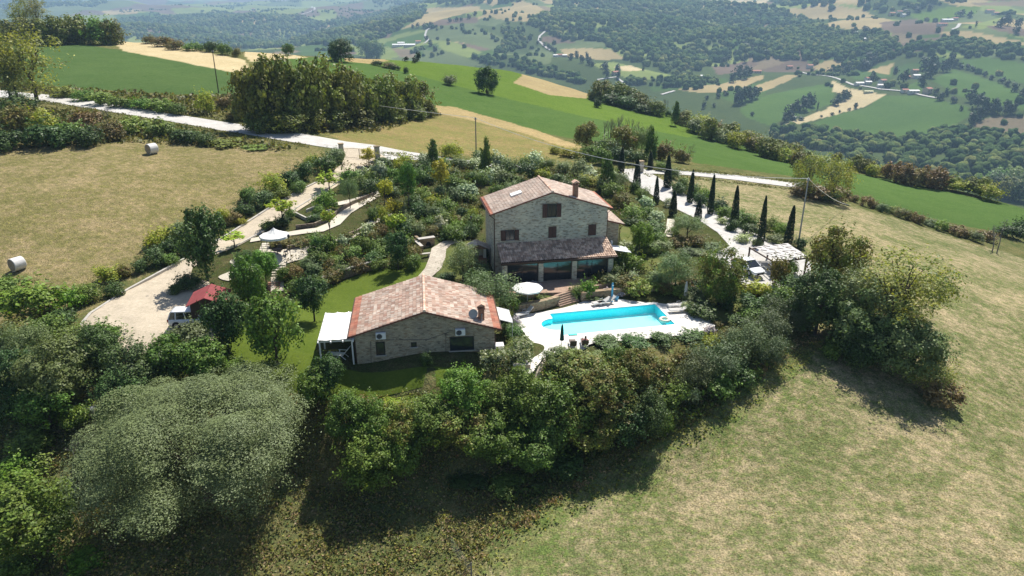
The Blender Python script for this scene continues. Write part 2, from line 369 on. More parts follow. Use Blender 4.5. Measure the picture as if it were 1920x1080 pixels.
FAR = [ # far fields, drawn from the photograph's outlines
 ('pale',[(480,20),(545,12),(590,12),(560,25),(480,28)]),('pale',[(595,17),(625,18),(635,32),(600,42),(570,42),(560,38),(600,28)]),('plough',[(640,12),(680,3),(680,15),(655,30),(635,32),(628,18)]),
 ('tan',[(800,15),(900,12),(900,20),(850,30),(800,45),(750,55),(790,35)]),('crop',[(730,75),(770,62),(800,60),(795,78),(740,88),(710,88)]),('dull',[(800,60),(880,45),(950,75),(930,95),(870,80),(810,75)]),
 ('pale',[(820,82),(850,78),(905,98),(880,108),(830,100)]),('dull',[(790,95),(830,92),(910,122),(850,125),(800,110)]),('earth',[(735,90),(780,93),(778,108),(750,108)]),('crop2',[(560,86),(610,84),(640,92),(620,104),(565,104)]),
 ('tan',[(900,20),(960,12),(1010,30),(990,40),(960,40),(930,35)]),('pale',[(660,70),(720,72),(800,52),(800,58),(720,80),(660,84)]),('crop2',[(210,28),(260,24),(300,22),(300,34),(230,40)]),('pale',[(320,16),(420,12),(470,14),(440,22),(330,26)]),
 ('tan',[(190,20),(265,18),(255,26),(200,28)]),('plough',[(420,68),(470,60),(480,66),(440,80)]),
 ('tan',[(960,5),(980,0),(1030,22),(1000,28),(990,40),(960,40)]),('pale',[(1030,55),(1060,50),(1105,62),(1100,75),(1060,72),(1030,65)]),('plough',[(1015,68),(1045,66),(1080,80),(1040,82),(1015,78)]),
 ('dull',[(1045,85),(1130,80),(1132,88),(1080,92),(1045,88)]),('tan',[(1048,92),(1100,90),(1145,92),(1175,112),(1120,112),(1060,105)]),('pale',[(1110,120),(1150,116),(1230,135),(1280,145),(1200,150),(1150,140)]),
 ('dull',[(965,110),(1010,88),(1040,100),(1030,120),(980,120)]),('crop',[(1350,72),(1380,70),(1440,80),(1435,100),(1400,105),(1370,95),(1350,80)]),('plough',[(1335,125),(1400,115),(1425,118),(1400,135),(1345,140)]),
 ('crop2',[(1215,160),(1300,155),(1360,145),(1365,153),(1280,168),(1225,172)]),('tan',[(1270,168),(1360,155),(1430,141),(1430,148),(1370,172),(1310,174)]),('crop2',[(1340,178),(1440,150),(1440,170),(1420,195),(1380,195)]),
 ('tan',[(1418,160),(1480,140),(1500,142),(1440,168),(1420,175)]),('crop',[(1385,205),(1440,178),(1500,165),(1565,155),(1560,195),(1480,222),(1440,235),(1400,220)]),
 ('straw',[(1440,245),(1540,208),(1600,180),(1562,172),(1560,150),(1590,165),(1660,178),(1620,200),(1560,217),(1480,237)]),('crop',[(1500,240),(1560,217),(1620,203),(1660,178),(1740,182),(1815,200),(1820,215),(1790,235),(1700,262),(1620,252)]),
 ('crop',[(1690,165),(1720,152),(1745,168),(1730,172)]),('crop2',[(1595,138),(1630,125),(1680,113),(1670,145),(1600,150)]),('tan',[(1622,133),(1675,119),(1668,140)]),('tan',[(1522,122),(1560,112),(1595,118),(1590,128),(1540,135)]),
 ('crop2',[(1680,125),(1770,105),(1780,118),(1720,135),(1690,140)]),('crop',[(1745,150),(1790,130),(1870,155),(1920,180),(1960,215),(1860,195),(1800,180)]),('crop',[(1800,112),(1850,108),(1960,125),(1960,165),(1850,140),(1795,120)]),
 ('earth',[(1820,235),(1860,218),(1960,218),(1960,255),(1850,247)]),('crop3',[(1700,28),(1780,12),(1840,12),(1830,25),(1760,40),(1740,42)]),('plough',[(1650,42),(1720,35),(1735,45),(1680,60),(1655,58)]),
 ('tan',[(1760,62),(1810,57),(1940,82),(1900,86),(1800,72)]),('pale',[(1800,50),(1850,40),(1880,32),(1870,45),(1840,55)]),('plough',[(1850,48),(1900,50),(1940,60),(1940,72),(1860,55)]),('crop2',[(1715,68),(1760,62),(1765,72),(1730,72)]),
 ('earth',[(1820,5),(1940,0),(1940,12),(1830,10)]),('tan',[(1580,20),(1610,15),(1640,30),(1610,36),(1590,30)]),('pale',[(1565,8),(1600,8),(1650,20),(1600,16)]),('straw',[(1340,0),(1440,0),(1430,12),(1380,10)]),
 ('straw',[(1150,126),(1180,122),(1210,132),(1170,134)])]
NEAR = [
 ('meadow',[(-200,275),(250,262),(420,268),(560,280),(640,290),(560,340),(480,385),(330,455),(240,510),(160,590),(60,650),(-200,650)]),
 ('scrub',[(-200,180),(80,184),(200,205),(330,228),(430,243),(560,270),(640,285),(560,284),(420,268),(250,262),(-200,275)]),
 ('scrub',[(-200,150),(100,162),(330,178),(440,178),(450,220),(520,246),(420,232),(330,218),(200,197),(80,178),(-200,165)]),
 ('crop2',[(-200,40),(60,68),(230,95),(452,138),(440,178),(330,178),(100,162),(-200,148)]),
 ('straw',[(205,72),(250,70),(460,113),(470,135),(452,138),(230,95)]),
 ('straw',[(445,90),(500,92),(575,108),(470,116)]),
 ('crop',[(470,116),(640,104),(780,110),(960,128),(1115,175),(1240,205),(1300,245),(1450,280),(1500,330),(1300,295),(1090,262),(830,215),(700,150)]),
 ('crop3',[(690,117),(780,112),(960,130),(1112,180),(1240,208),(1310,248),(1290,258),(1110,222),(960,187),(860,162)]),
 ('drygold',[(640,106),(700,108),(730,114),(700,120),(650,116)]),
 ('tan',[(962,155),(985,138),(1115,160),(1100,185),(1030,178)]),
 ('brown',[(590,245),(740,225),(830,208),(1000,250),(1090,285),(1060,300),(900,295),(740,284),(640,268)]),
 ('drygold',[(815,198),(850,200),(1000,242),(1090,275),(1080,285),(990,252),(825,212)]),
 ('stubble',[(1230,330),(1300,322),(1380,335),(1480,350),(1600,385),(1800,450),(2200,560),(2200,1400),(880,1400),(890,1045),(1000,980),(1100,915),(1300,800),(1400,725),(1500,655),(1545,645),(1530,520),(1480,465),(1380,420)]),
 ('verge',[(890,1045),(1000,960),(1100,895),(1300,790),(1400,715),(1500,650),(1560,640),(1505,706),(1408,796),(1312,860),(1198,932),(1025,1040),(950,1110),(885,1110)]),
 ('crop',[(1290,268),(1440,290),(1590,322),(1700,343),(1960,398),(2200,460),(2200,500),(1960,452),(1800,422),(1650,385),(1590,372),(1480,330),(1300,305)]),
 ('garden',[(640,300),(730,300),(900,310),(1180,320),(1300,360),(1480,470),(1500,560),(1400,600),(1250,640),(1020,700),(900,700),(430,720),(0,720),(0,640),(120,640),(360,500),(500,430),(640,335)]),
]
def ground_mesh():
    na = 760; th = np.linspace(R(-56), R(56), na)
    D = np.r_[np.geomspace(12, 400, 640), np.geomspace(402.5, 13500, 560)]; nr = len(D)
    TH, DD = np.meshgrid(th, D)
    X = (DD * np.sin(TH)).ravel(); Y = (DD * np.cos(TH)).ravel(); Z = terrain(X, Y)
    i = np.arange(nr - 1)[:, None] * na + np.arange(na - 1)[None]; i = i.ravel()
    me = mesh_np('ground', np.c_[X, Y, Z], np.c_[i, i + 1, i + na + 1, i + na], True)
    dist = np.hypot(X, Y); near = dist < np.interp(np.arctan2(X, Y), _ct, _cd) * 1.02
    A = np.zeros((len(X), 4), np.float32); B = np.zeros((len(X), 4), np.float32)
    def put(m, k):
        a, b, s = GC[k]; A[m, :3] = a; A[m, 3] = s; B[m, :3] = b; B[m, 3] = 1
    put(np.ones(len(X), bool), 'wood')
    # a patchwork of fields between the woods on the far hills
    cx = np.r_[rng.uniform(-1800, 2600, 1000), rng.uniform(-9000, 9000, 500)]; cy = np.r_[rng.uniform(900, 3200, 1000), rng.uniform(2500, 12500, 500)]; kind = rng.choice(['wood','wood','dull','crop2','tan','pale','plough','wood','pale','earth'], 1500)
    fm = np.where(~near)[0]; fx = X[fm] + 25 * np.sin(Y[fm] / 90); fy = Y[fm] * .8 + 25 * np.sin(X[fm] / 110); cy2 = cy * .8
    # only beyond 1.6 km: nearer ground is drawn field by field
    sel = dist[fm] > 1500; fs = fm[sel]; best = np.full(len(fs), 1e18); bi = np.zeros(len(fs), int)
    for j in range(1500):
        d = (fx[sel] - cx[j]) ** 2 + (fy[sel] - cy2[j]) ** 2; q = d < best; best[q] = d[q]; bi[q] = j
    for k in set(kind): put(fs[kind[bi] == k], k)
    ng = np.where(near)[0]; put(ng, 'leaf')
    for k, px in FAR:
        m = pip(X, Y, gpoly(px)); m &= ~near; put(m, k)
    XJ = X + rng.normal(0, .9, len(X)) + 1.3 * np.sin(Y * .9 + np.sin(X * .6)); YJ = Y + rng.normal(0, .9, len(X)) + 1.1 * np.sin(X * .8)
    for k, px in NEAR:
        m = pip(XJ, YJ, gpoly(px, 4)) if k in ('verge', 'stubble', 'meadow', 'scrub', 'brown') else pip(X, Y, gpoly(px, 4)); m &= near; put(m, k)
    for nm, arr in (('cover_a', A), ('cover_b', B)):
        at_ = me.color_attributes.new(nm, 'FLOAT_COLOR', 'POINT'); at_.data.foreach_set('color', arr.ravel())
    return me
def ground_mat():
    m, t, b = new_mat('ground_cover'); g = N(t, 'NewGeometry'); p = g.outputs['Position']
    a = N(t, 'Attribute', attribute_name='cover_a'); c2 = N(t, 'Attribute', attribute_name='cover_b')
    n1 = noise(t, p, .16, 6, .65)
    st = N(t, 'Mapping'); st.inputs['Rotation'].default_value = (0, 0, R(38)); st.inputs['Scale'].default_value = (.35, 3.2, 1); t.links.new(p, st.inputs[0])
    n2 = noise(t, st.outputs[0], .9, 6, .75); n3 = noise(t, p, 1.1, 2, .6); n5 = noise(t, p, 3.4, 2, .6); n4 = noise(t, p, 7.5, 2, .6)
    msk = mth(t, 'ADD', mth(t, 'MULTIPLY', n1, .55), mth(t, 'MULTIPLY_ADD', n3, .5, mth(t, 'MULTIPLY_ADD', n5, .55, mth(t, 'MULTIPLY', n2, .45))))
    c = mix(t, ramp(t, mth(t, 'MULTIPLY', msk, .5), [(.445, (0, 0, 0)), (.56, (1, 1, 1))]), a.outputs['Color'], c2.outputs['Color'])
    sp = ramp(t, n5, [(.30, (.58, .62, .52)), (.45, (.9, .92, .88)), (.57, (1.03, 1.03, 1.03)), (.72, (1.55, 1.47, 1.38))])
    s2 = ramp(t, n4, [(.30, (.55, .57, .5)), (.5, (1, 1, 1)), (.70, (1.55, 1.5, 1.42))])
    s3 = ramp(t, n2, [(.36, (.78, .81, .74)), (.5, (1, 1, 1)), (.64, (1.22, 1.18, 1.12))])
    k = mix(t, 1.0, mix(t, 1.0, sp, s2, 'MULTIPLY'), s3, 'MULTIPLY')
    c = mix(t, a.outputs['Alpha'], c, mix(t, 1.0, c, k, 'MULTIPLY'))
    wv = N(t, 'TexWave'); wv.inputs['Scale'].default_value = .42; wv.inputs['Distortion'].default_value = 3.5; wv.inputs['Detail'].default_value = 3; wv.inputs['Detail Scale'].default_value = .35
    wm = N(t, 'Mapping'); wm.inputs['Rotation'].default_value = (0, 0, R(128)); t.links.new(p, wm.inputs[0]); t.links.new(wm.outputs[0], wv.inputs['Vector'])
    c = mix(t, mth(t, 'POWER', a.outputs['Alpha'], 6.0), c, mix(t, 1.0, c, ramp(t, wv.outputs['Fac'], [(.15, (.95, .965, .945)), (.6, (1.01, 1.01, 1.01)), (.9, (1.05, 1.04, 1.03))]), 'MULTIPLY'))
    big = noise(t, p, .012, 3, .5)
    c = mix(t, 1.0, c, ramp(t, big, [(.3, (.86, .88, .86)), (.7, (1.12, 1.1, 1.06))]), 'MULTIPLY')
    t.links.new(c, b.inputs['Base Color']); b.inputs['Roughness'].default_value = 1; b.inputs['Specular IOR Level'].default_value = 0
    h = mth(t, 'MULTIPLY_ADD', n4, .5, n3); bp = N(t, 'Bump'); bp.inputs['Distance'].default_value = .22; t.links.new(h, bp.inputs['Height'])
    t.links.new(mth(t, 'MULTIPLY', a.outputs['Alpha'], .8), bp.inputs['Strength']); t.links.new(bp.outputs[0], b.inputs['Normal'])
    return m
gm = ground_mesh(); gm.materials.append(ground_mat())
tag(link('ground', gm), kind='structure')

def sheet(name, poly, mat, lift=.05, cell=1.5, z=None, holes=(), kind='structure', thick=0.0, hollow=False):
    """a sheet of surface lying on the ground (or at one level)"""
    loops = [[Vector((p[0], p[1], 0)) for p in poly]] + [[Vector((p[0], p[1], 0)) for p in h] for h in holes]
    tris = tessellate_polygon(loops); vs = [v for l in loops for v in l]
    bm = bmesh.new(); bv = [bm.verts.new(v) for v in vs]
    for tr in tris:
        try: bm.faces.new([bv[i] for i in tr])
        except ValueError: pass
    if z is None:
        xs = [v.x for v in vs]; ys = [v.y for v in vs]
        for ax, lo, hi in ((0, min(xs), max(xs)), (1, min(ys), max(ys))):
            q = lo + cell
            while q < hi:
                co = Vector((q, 0, 0)) if ax == 0 else Vector((0, q, 0)); no = Vector((1, 0, 0)) if ax == 0 else Vector((0, 1, 0))
                bmesh.ops.bisect_plane(bm, geom=bm.verts[:] + bm.edges[:] + bm.faces[:], plane_co=co, plane_no=no); q += cell
    bmesh.ops.recalc_face_normals(bm, faces=bm.faces)
    for f in bm.faces:
        if f.normal.z < 0: f.normal_flip()
    P = np.array([v.co[:] for v in bm.verts]); Zs = terrain(P[:, 0], P[:, 1], hollow) + lift if z is None else np.full(len(P), z)
    for v, zz in zip(bm.verts, Zs): v.co.z = zz
    if thick:
        r = bmesh.ops.extrude_face_region(bm, geom=bm.faces[:]); 
        for v in [e for e in r['geom'] if isinstance(e, bmesh.types.BMVert)]: v.co.z -= thick
        bmesh.ops.recalc_face_normals(bm, faces=bm.faces)
    me = bpy.data.meshes.new(name); bm.to_mesh(me); bm.free()
    return tag(link(name, me, None, mat), kind=kind)
def cpoly(px, sub=5, z=None):
    """closed smooth curve through photo positions, on the ground or at level z"""
    P = [hit(*p)[:2] if z is None else at(*p, z) for p in px]; n = len(P); out = []
    for i in range(n):
        p0, p1, p2, p3 = P[i-1], P[i], P[(i+1) % n], P[(i+2) % n]
        for k in range(sub):
            u = k / sub
            out.append(.5 * ((2*p1) + (-p0+p2)*u + (2*p0-5*p1+4*p2-p3)*u*u + (-p0+3*p1-3*p2+p3)*u**3))
    return out
def surf_mat(name, c1, c2, sc=.7, fine=14, bstr=.25, rough=.95):
    m, t, b = new_mat(name); g = N(t, 'NewGeometry'); p = g.outputs['Position']
    c = ramp(t, noise(t, p, sc, 5, .65), [(.3, c1), (.7, c2)])
    n2 = noise(t, p, fine, 4, .75)
    c = mix(t, 1.0, c, ramp(t, n2, [(.3, (.78, .78, .76)), (.7, (1.15, 1.15, 1.15))]), 'MULTIPLY')
    t.links.new(c, b.inputs['Base Color']); b.inputs['Roughness'].default_value = rough; b.inputs['Specular IOR Level'].default_value = .1
    bump(t, n2, b, bstr, .05); return m
def paver_mat(name, c1, c2, mortar, bw, rh, rot=0., wob=.05):
    m, t, b = new_mat(name); g = N(t, 'NewGeometry'); mp = N(t, 'Mapping'); mp.inputs['Rotation'].default_value = (0, 0, rot); t.links.new(g.outputs['Position'], mp.inputs[0])
    br = N(t, 'TexBrick'); t.links.new(mp.outputs[0], br.inputs['Vector']); br.inputs['Scale'].default_value = 1
    br.inputs['Color1'].default_value = (*c1, 1); br.inputs['Color2'].default_value = (*c2, 1); br.inputs['Mortar'].default_value = (*mortar, 1)
    br.inputs['Brick Width'].default_value = bw; br.inputs['Row Height'].default_value = rh; br.inputs['Mortar Size'].default_value = .012
    n = noise(t, g.outputs['Position'], .5, 6, .7); n5 = noise(t, g.outputs['Position'], 3.5, 5, .75)
    c = mix(t, 1.0, br.outputs['Color'], ramp(t, n, [(.3, (.82, .81, .79)), (.7, (1.12, 1.1, 1.08))]), 'MULTIPLY')
    c = mix(t, 1.0, c, ramp(t, n5, [(.3, (.85, .85, .84)), (.7, (1.1, 1.1, 1.1))]), 'MULTIPLY')
    t.links.new(c, b.inputs['Base Color']); b.inputs['Roughness'].default_value = .9; b.inputs['Specular IOR Level'].default_value = .15
    bump(t, br.outputs['Fac'], b, -.3, .02); return m
M['gravel'] = surf_mat('white_gravel_road', (.44, .42, .39), (.56, .54, .51), .5, 5)
M['drive'] = paver_mat('beige_block_paving', (.50, .43, .325), (.57, .49, .385), (.40, .35, .26), .24, .13, R(-30))
M['deck'] = paver_mat('white_pool_paving', (.70, .675, .63), (.75, .73, .69), (.55, .53, .48), .8, .4, PYAW)
M['terrace'] = paver_mat('terracotta_terrace', (.40, .27, .20), (.46, .33, .25), (.28, .20, .15), .3, .15, .187)
M['stonepath'] = paver_mat('pale_stone_path', (.45, .40, .33), (.54, .49, .41), (.25, .22, .16), .55, .38, .7)
M['lawn'] = surf_mat('mown_lawn', (.074, .112, .012), (.108, .145, .020), .45, 5, .6)
M['lawn_dry'] = surf_mat('thin_lawn', (.085, .115, .025), (.15, .15, .05), .5, 7, .5)
M['sand'] = surf_mat('pale_sandy_gravel', (.52, .47, .38), (.62, .56, .47), .8, 10)
DRIVE = [(640,277),(700,280),(728,300),(702,308),(645,341),(570,389),(500,433),(445,463),(400,480),(362,502),(356,520),(392,530),(410,570),(410,610),(400,640),(300,665),(125,670),(135,632),(170,590),(240,545),(350,485),(430,440),(500,395),(560,360),(600,340),(640,310),(648,292)]
sheet('gravel_road', gpoly([(-200,150),(80,177),(200,194),(330,215),(420,229),(520,243),(600,257),(650,266),(700,272),(760,284),(820,293),(900,304),(1000,313),(1000,318),(900,311),(810,300),(728,300),(690,286),(640,281),(580,272),(500,259),(400,242),(330,230),(200,209),(80,189),(-200,166)]), M['gravel'], .06, 2.5)
sheet('entrance_drive', gpoly(DRIVE, 2), M['drive'], .09, 1.5)
sheet('lower_drive', gpoly([(1160,318),(1205,316),(1240,337),(1290,368),(1350,400),(1420,440),(1480,470),(1520,490),(1520,540),(1400,545),(1360,500),(1328,480),(1368,462),(1345,436),(1310,413),(1260,388),(1200,352),(1165,330)], 2), M['gravel'], .06, 1.5)
sheet('field_track', gpoly([(1205,319),(1290,322),(1380,329),(1500,345),(1560,353),(1560,357),(1480,351),(1370,337),(1290,329),(1215,326)]), M['gravel'], .09, 2)
sheet('lawn', cpoly([(450,592),(530,575),(612,540),(700,508),(800,492),(806,500),(797,520),(740,560),(640,620),(592,650),(645,692),(850,692),(905,690),(870,728),(640,748),(540,735),(440,700),(420,650)]), M['lawn'], .035, 1.5)
sheet('side_lawn', cpoly([(832,460),(880,452),(908,462),(905,500),(870,520),(830,530),(815,522),(828,490)]), M['lawn_dry'], .04, 1.2)
sheet('side_lawn', cpoly([(1160,412),(1200,410),(1215,440),(1260,480),(1290,500),(1240,512),(1200,500),(1165,450)]), M['lawn_dry'], .04, 1.2)
sheet('side_lawn', cpoly([(1330,610),(1345,572),(1400,560),(1420,575),(1370,600)]), M['lawn_dry'], .04, 1.2)
def ribbon(name, px, wpx, mat, lift=.10, z=None, cell=1.2):
    P = [np.array(hit(*p)[:2] if z is None else at(*p, z)) for p in px]; L = []; Rr = []
    for i, p in enumerate(P):
        d = P[min(i+1, len(P)-1)] - P[max(i-1, 0)]; n = np.array([-d[1], d[0]]) / np.linalg.norm(d)
        w_ = wpx[i] if hasattr(wpx, '__len__') else wpx
        L.append(p + n * w_ / 2); Rr.append(p - n * w_ / 2)
    return sheet(name, L + Rr[::-1], mat, lift, cell)
ribbon('garden_path', [(706,366),(675,384),(648,400),(628,420),(600,432),(560,437),(520,444),(470,452)], 1.5, M['sand'], .12)
ribbon('garden_path', [(712,362),(670,376),(625,386)], 1.3, M['sand'], .16)
ribbon('garden_path', [(760,395),(700,418),(655,446),(610,462)], 1.0, M['sand'], .12)
ribbon('garden_path', [(860,452),(838,457),(823,468),(820,485),(812,505),(795,522)], [1.2,1.4,1.8,1.9,1.9,1.6], M['stonepath'], .12)
ribbon('garden_path', [(1258,412),(1256,430),(1252,445)], 1.0, M['sand'], .12)
ribbon('garden_path', [(520,522),(520,548)], 1.3, M['stonepath'], .14)
sheet('patio', cpoly([(492,470),(530,470),(592,462),(588,480),(550,492),(520,500),(498,497)]), M['sand'], .14, 1)
sheet('gravel_bed', cpoly([(432,490),(470,478),(492,478),(480,505),(470,522),(430,528),(410,520),(440,505)]), M['sand'], .10, 1)
# pool deck and terrace
def rc(u, v): return (PX0 + u * PC - v * PS, PY0 + u * PS + v * PC)
def pool_outline(off=0.):
    n = 14; arc = [(-1.45 * math.sin(math.pi * k / n) - off * (0 < k < n), PW / 2 + 1.35 * math.cos(math.pi * k / n) ) for k in range(n + 1)]
    pts = [(-off, -off), (PL + off, -off), (PL + off, PW + off), (-off, PW + off)] + [(a - off*.0, b) for a, b in arc]
    return [rc(*p) for p in pts]
DECK = [(958,588),(1000,577),(1047,568),(1090,564),(1200,557),(1270,551),(1282,560),(1295,585),(1330,600),(1340,612),(1300,625),(1265,630),(1200,636),(1112,644),(1096,655),(1060,657),(1025,668),(1008,685),(996,700),(985,690),(988,650),(984,625),(962,605)]
sheet('pool_deck', cpoly(DECK, 4, 0.1), M['deck'], 0, z=.12, holes=[pool_outline()], thick=.0)
sheet('stone_path', [at(*p, 0) for p in [(994,682),(1022,672),(1030,690),(1018,712),(990,712)]], M['stonepath'], .1, 1)
HX, HY, HYAW, HW, HL, HZ = -1.798, 74.051, .187, 12.386, 8.2, 1.1
HC, HS = math.cos(HYAW), math.sin(HYAW)
def hw(a, b): return (HX + a * HC - b * HS, HY + a * HS + b * HC)
sheet('terrace', [hw(*p) for p in [(-1.5, .5), (-1.2,-4.2), (1.5,-5.3), (6.0,-6.0), (9.0,-5.2), (13.5,-3.8), (13.8, .5)]], M['terrace'], z=HZ + .02, thick=1.2)
# ------------------------------------------------------------------ pool
DP = .85
def build_pool():
    o = pool_outline(); r = empty('swimming_pool', (*rc(PL/2, PW/2), 0), 0, 'turquoise rectangular swimming pool with rounded steps in white paving', 'swimming pool')
    L0 = Vector((r.location.x, r.location.y, 0)); zt = .10
    n = 14; rect = [(0, 0), (PL, 0), (PL, PW), (0, PW)]
    arc = [(-1.45 * math.sin(math.pi*k/n), PW/2 + 1.35 * math.cos(math.pi*k/n)) for k in range(n+1)]
    loop = rect + arc
    P = [Vector((*rc(*p), 0)) - L0 for p in loop]; m = MB(); nb = len(P)
    for i in range(nb):
        j = (i+1) % nb
        if i >= 4 and i < 4 + n: zb = -.45
        else: zb = -DP
        a, b = P[i], P[j]; m.add([(a.x,a.y,zb),(b.x,b.y,zb),(b.x,b.y,zt),(a.x,a.y,zt)], [(0,1,2,3)])
    a, b = P[4], P[4+n]; m.add([(a.x,a.y,-DP),(b.x,b.y,-DP),(b.x,b.y,-.45),(a.x,a.y,-.45)], [(0,1,2,3)])
    m.build('basin_wall', M['pool_wall'], r)
    f = MB(); f.add([(p.x, p.y, -DP) for p in P[:4]], [(0,1,2,3)]); f.build('basin_floor', M['pool_floor'], r)
    s = MB()
    for q, zz in ((1.0, -.45), (.66, -.75)):
        A = [Vector((*rc(a*q + (1-q)*.55, PW/2 + (b-PW/2)*1.0 ), 0)) - L0 for a, b in arc]
        if q == 1.0: s.add([(p.x,p.y,zz) for p in A], [tuple(range(len(A)))])
        else:
            A = [Vector((*rc(.02 + .8*math.sin(math.pi*k/n), PW/2 + 1.3*math.cos(math.pi*k/n)), 0)) - L0 for k in range(n+1)]
            s.add([(p.x,p.y,zz) for p in A] + [(p.x,p.y,-DP+.01) for p in A], [tuple(range(len(A)))] + [(i,i+1,len(A)+i+1,len(A)+i) for i in range(n)])
    s.build('pool_step', M['pool_floor'], r)
    wtr = MB(); wtr.add([(p.x, p.y, -.03) for p in P], [tuple(range(nb))]); wtr.build('water', M['pool_water'], r)
    c = MB(); Nv = []
    for i in range(nb):
        d0 = (P[i]-P[i-1]).normalized(); d1 = (P[(i+1) % nb]-P[i]).normalized(); n0, n1 = Vector((d0.y,-d0.x,0)), Vector((d1.y,-d1.x,0))
        nn = (n0+n1); nn = nn.normalized() if nn.length > .2 else n1; Nv.append(nn*.26/max(.55, nn.dot(n1)))
    if True:
        vs = []
        for p, q in zip(P, Nv): vs += [(p.x,p.y,.15),(p.x+q.x,p.y+q.y,.15),(p.x,p.y,.06),(p.x+q.x,p.y+q.y,.06)]
        c.add(vs, [f for i in range(nb) for k in [(i+1) % nb] for f in ((4*i,4*i+1,4*k+1,4*k),(4*i,4*k,4*k+2,4*i+2),(4*i+1,4*i+3,4*k+3,4*k+1))])
    c.build('coping', M['coping'], r)
def pool_mats():
    M['pool_wall'] = plain('turquoise_mosaic', (.10, .88, 1.0), .5, 0, .06, 6)
    M['pool_floor'] = plain('pale_aqua_mosaic', (.78, .96, .95), .5, 0, .03, 3)
    M['coping'] = plain('white_coping_stone', (.86, .84, .80), .8, 0, .03)
    m, t, b = new_mat('pool_water'); tr = N(t, 'BsdfTransparent'); tr.inputs[0].default_value = (.62, .965, 1.0, 1)
    gl = N(t, 'BsdfGlossy'); gl.inputs['Roughness'].default_value = .04; fr = N(t, 'Fresnel'); fr.inputs[0].default_value = 1.33
    g = N(t, 'NewGeometry'); bp = N(t, 'Bump'); bp.inputs['Strength'].default_value = .15; bp.inputs['Distance'].default_value = .03
    t.links.new(noise(t, g.outputs['Position'], 2.2, 3), bp.inputs['Height']); t.links.new(bp.outputs[0], gl.inputs['Normal']); t.links.new(bp.outputs[0], fr.inputs['Normal'])
    ms = N(t, 'MixShader'); t.links.new(fr.outputs[0], ms.inputs[0]); t.links.new(tr.outputs[0], ms.inputs[1]); t.links.new(gl.outputs[0], ms.inputs[2])
    t.links.new(ms.outputs[0], t.nodes['Material Output'].inputs[0]); M['pool_water'] = m
pool_mats(); build_pool()

# ------------------------------------------------------------------ roofs and walls of the stone houses
def roof_slope(name, R0, R1, E1, E0, mat, parent, r0=0., r1=1., pitch=.21, row=.33, amp=.06, rows=None):
    R0, R1, E0, E1 = map(Vector, (R0, R1, E0, E1)); L = (R1-R0).length; S = ((E0+E1)/2-(R0+R1)/2).length
    nc = max(2, round(L/pitch)); nr = rows or max(2, round(S/row)); a, b = round(nr*r0), round(nr*r1)
    nrm = (R1-R0).cross(E0-R0).normalized(); nrm = nrm if nrm.z > 0 else -nrm; sub = 4; V = []; F = []; uv = []
    nu = nc*sub+1
    jit = rng.normal(0, .006, (nc+1, nr+1))
    for j in range(a, b):
        for e in (0, 1):
            v = (j + e)/nr
            for i in range(nu):
                u = i/(nu-1); p = R0.lerp(R1, u).lerp(E0.lerp(E1, u), v)
                h = amp*abs(math.sin(math.pi*i/sub)) + (.0 if e == 0 else .035) + jit[i//sub, j]
                V.append(p + nrm*h)
        q = len(V) - 2*nu
        for i in range(nu-1):
            F.append((q+i, q+i+1, q+nu+i+1, q+nu+i)); uv.append((i//sub+.5+j%2*0, j+.5))
        if j > a:
            qq = q - nu
            for i in range(nu-1): F.append((qq+i, qq+i+1, q+i+1, q+i)); uv.append((i//sub+.5, j+.5))
    me = mesh_np(name, [tuple(v) for v in V], F); l = me.uv_layers.new(name='tile'); l.data.foreach_set('uv', np.repeat(np.array(uv, np.float32), 4, axis=0).ravel())
    return link(name, me, parent, mat)
def ridge_cap(parent, A, B, mat, rad=.14):
    A, B = Vector(A), Vector(B); n = max(2, int((B-A).length/.4)); m = MB()
    for i in range(n):
        p, q = A.lerp(B, i/n), A.lerp(B, (i+1.12)/n); m.tube([p, q], [rad, rad*.82], 8)
    o = m.build('ridge_tiles', mat, parent); uvl = o.data.uv_layers.new(name='tile')
    for pl in o.data.polygons:
        for li in pl.loop_indices: uvl.data[li].uv = (pl.index//10+.5, .5)
    return o
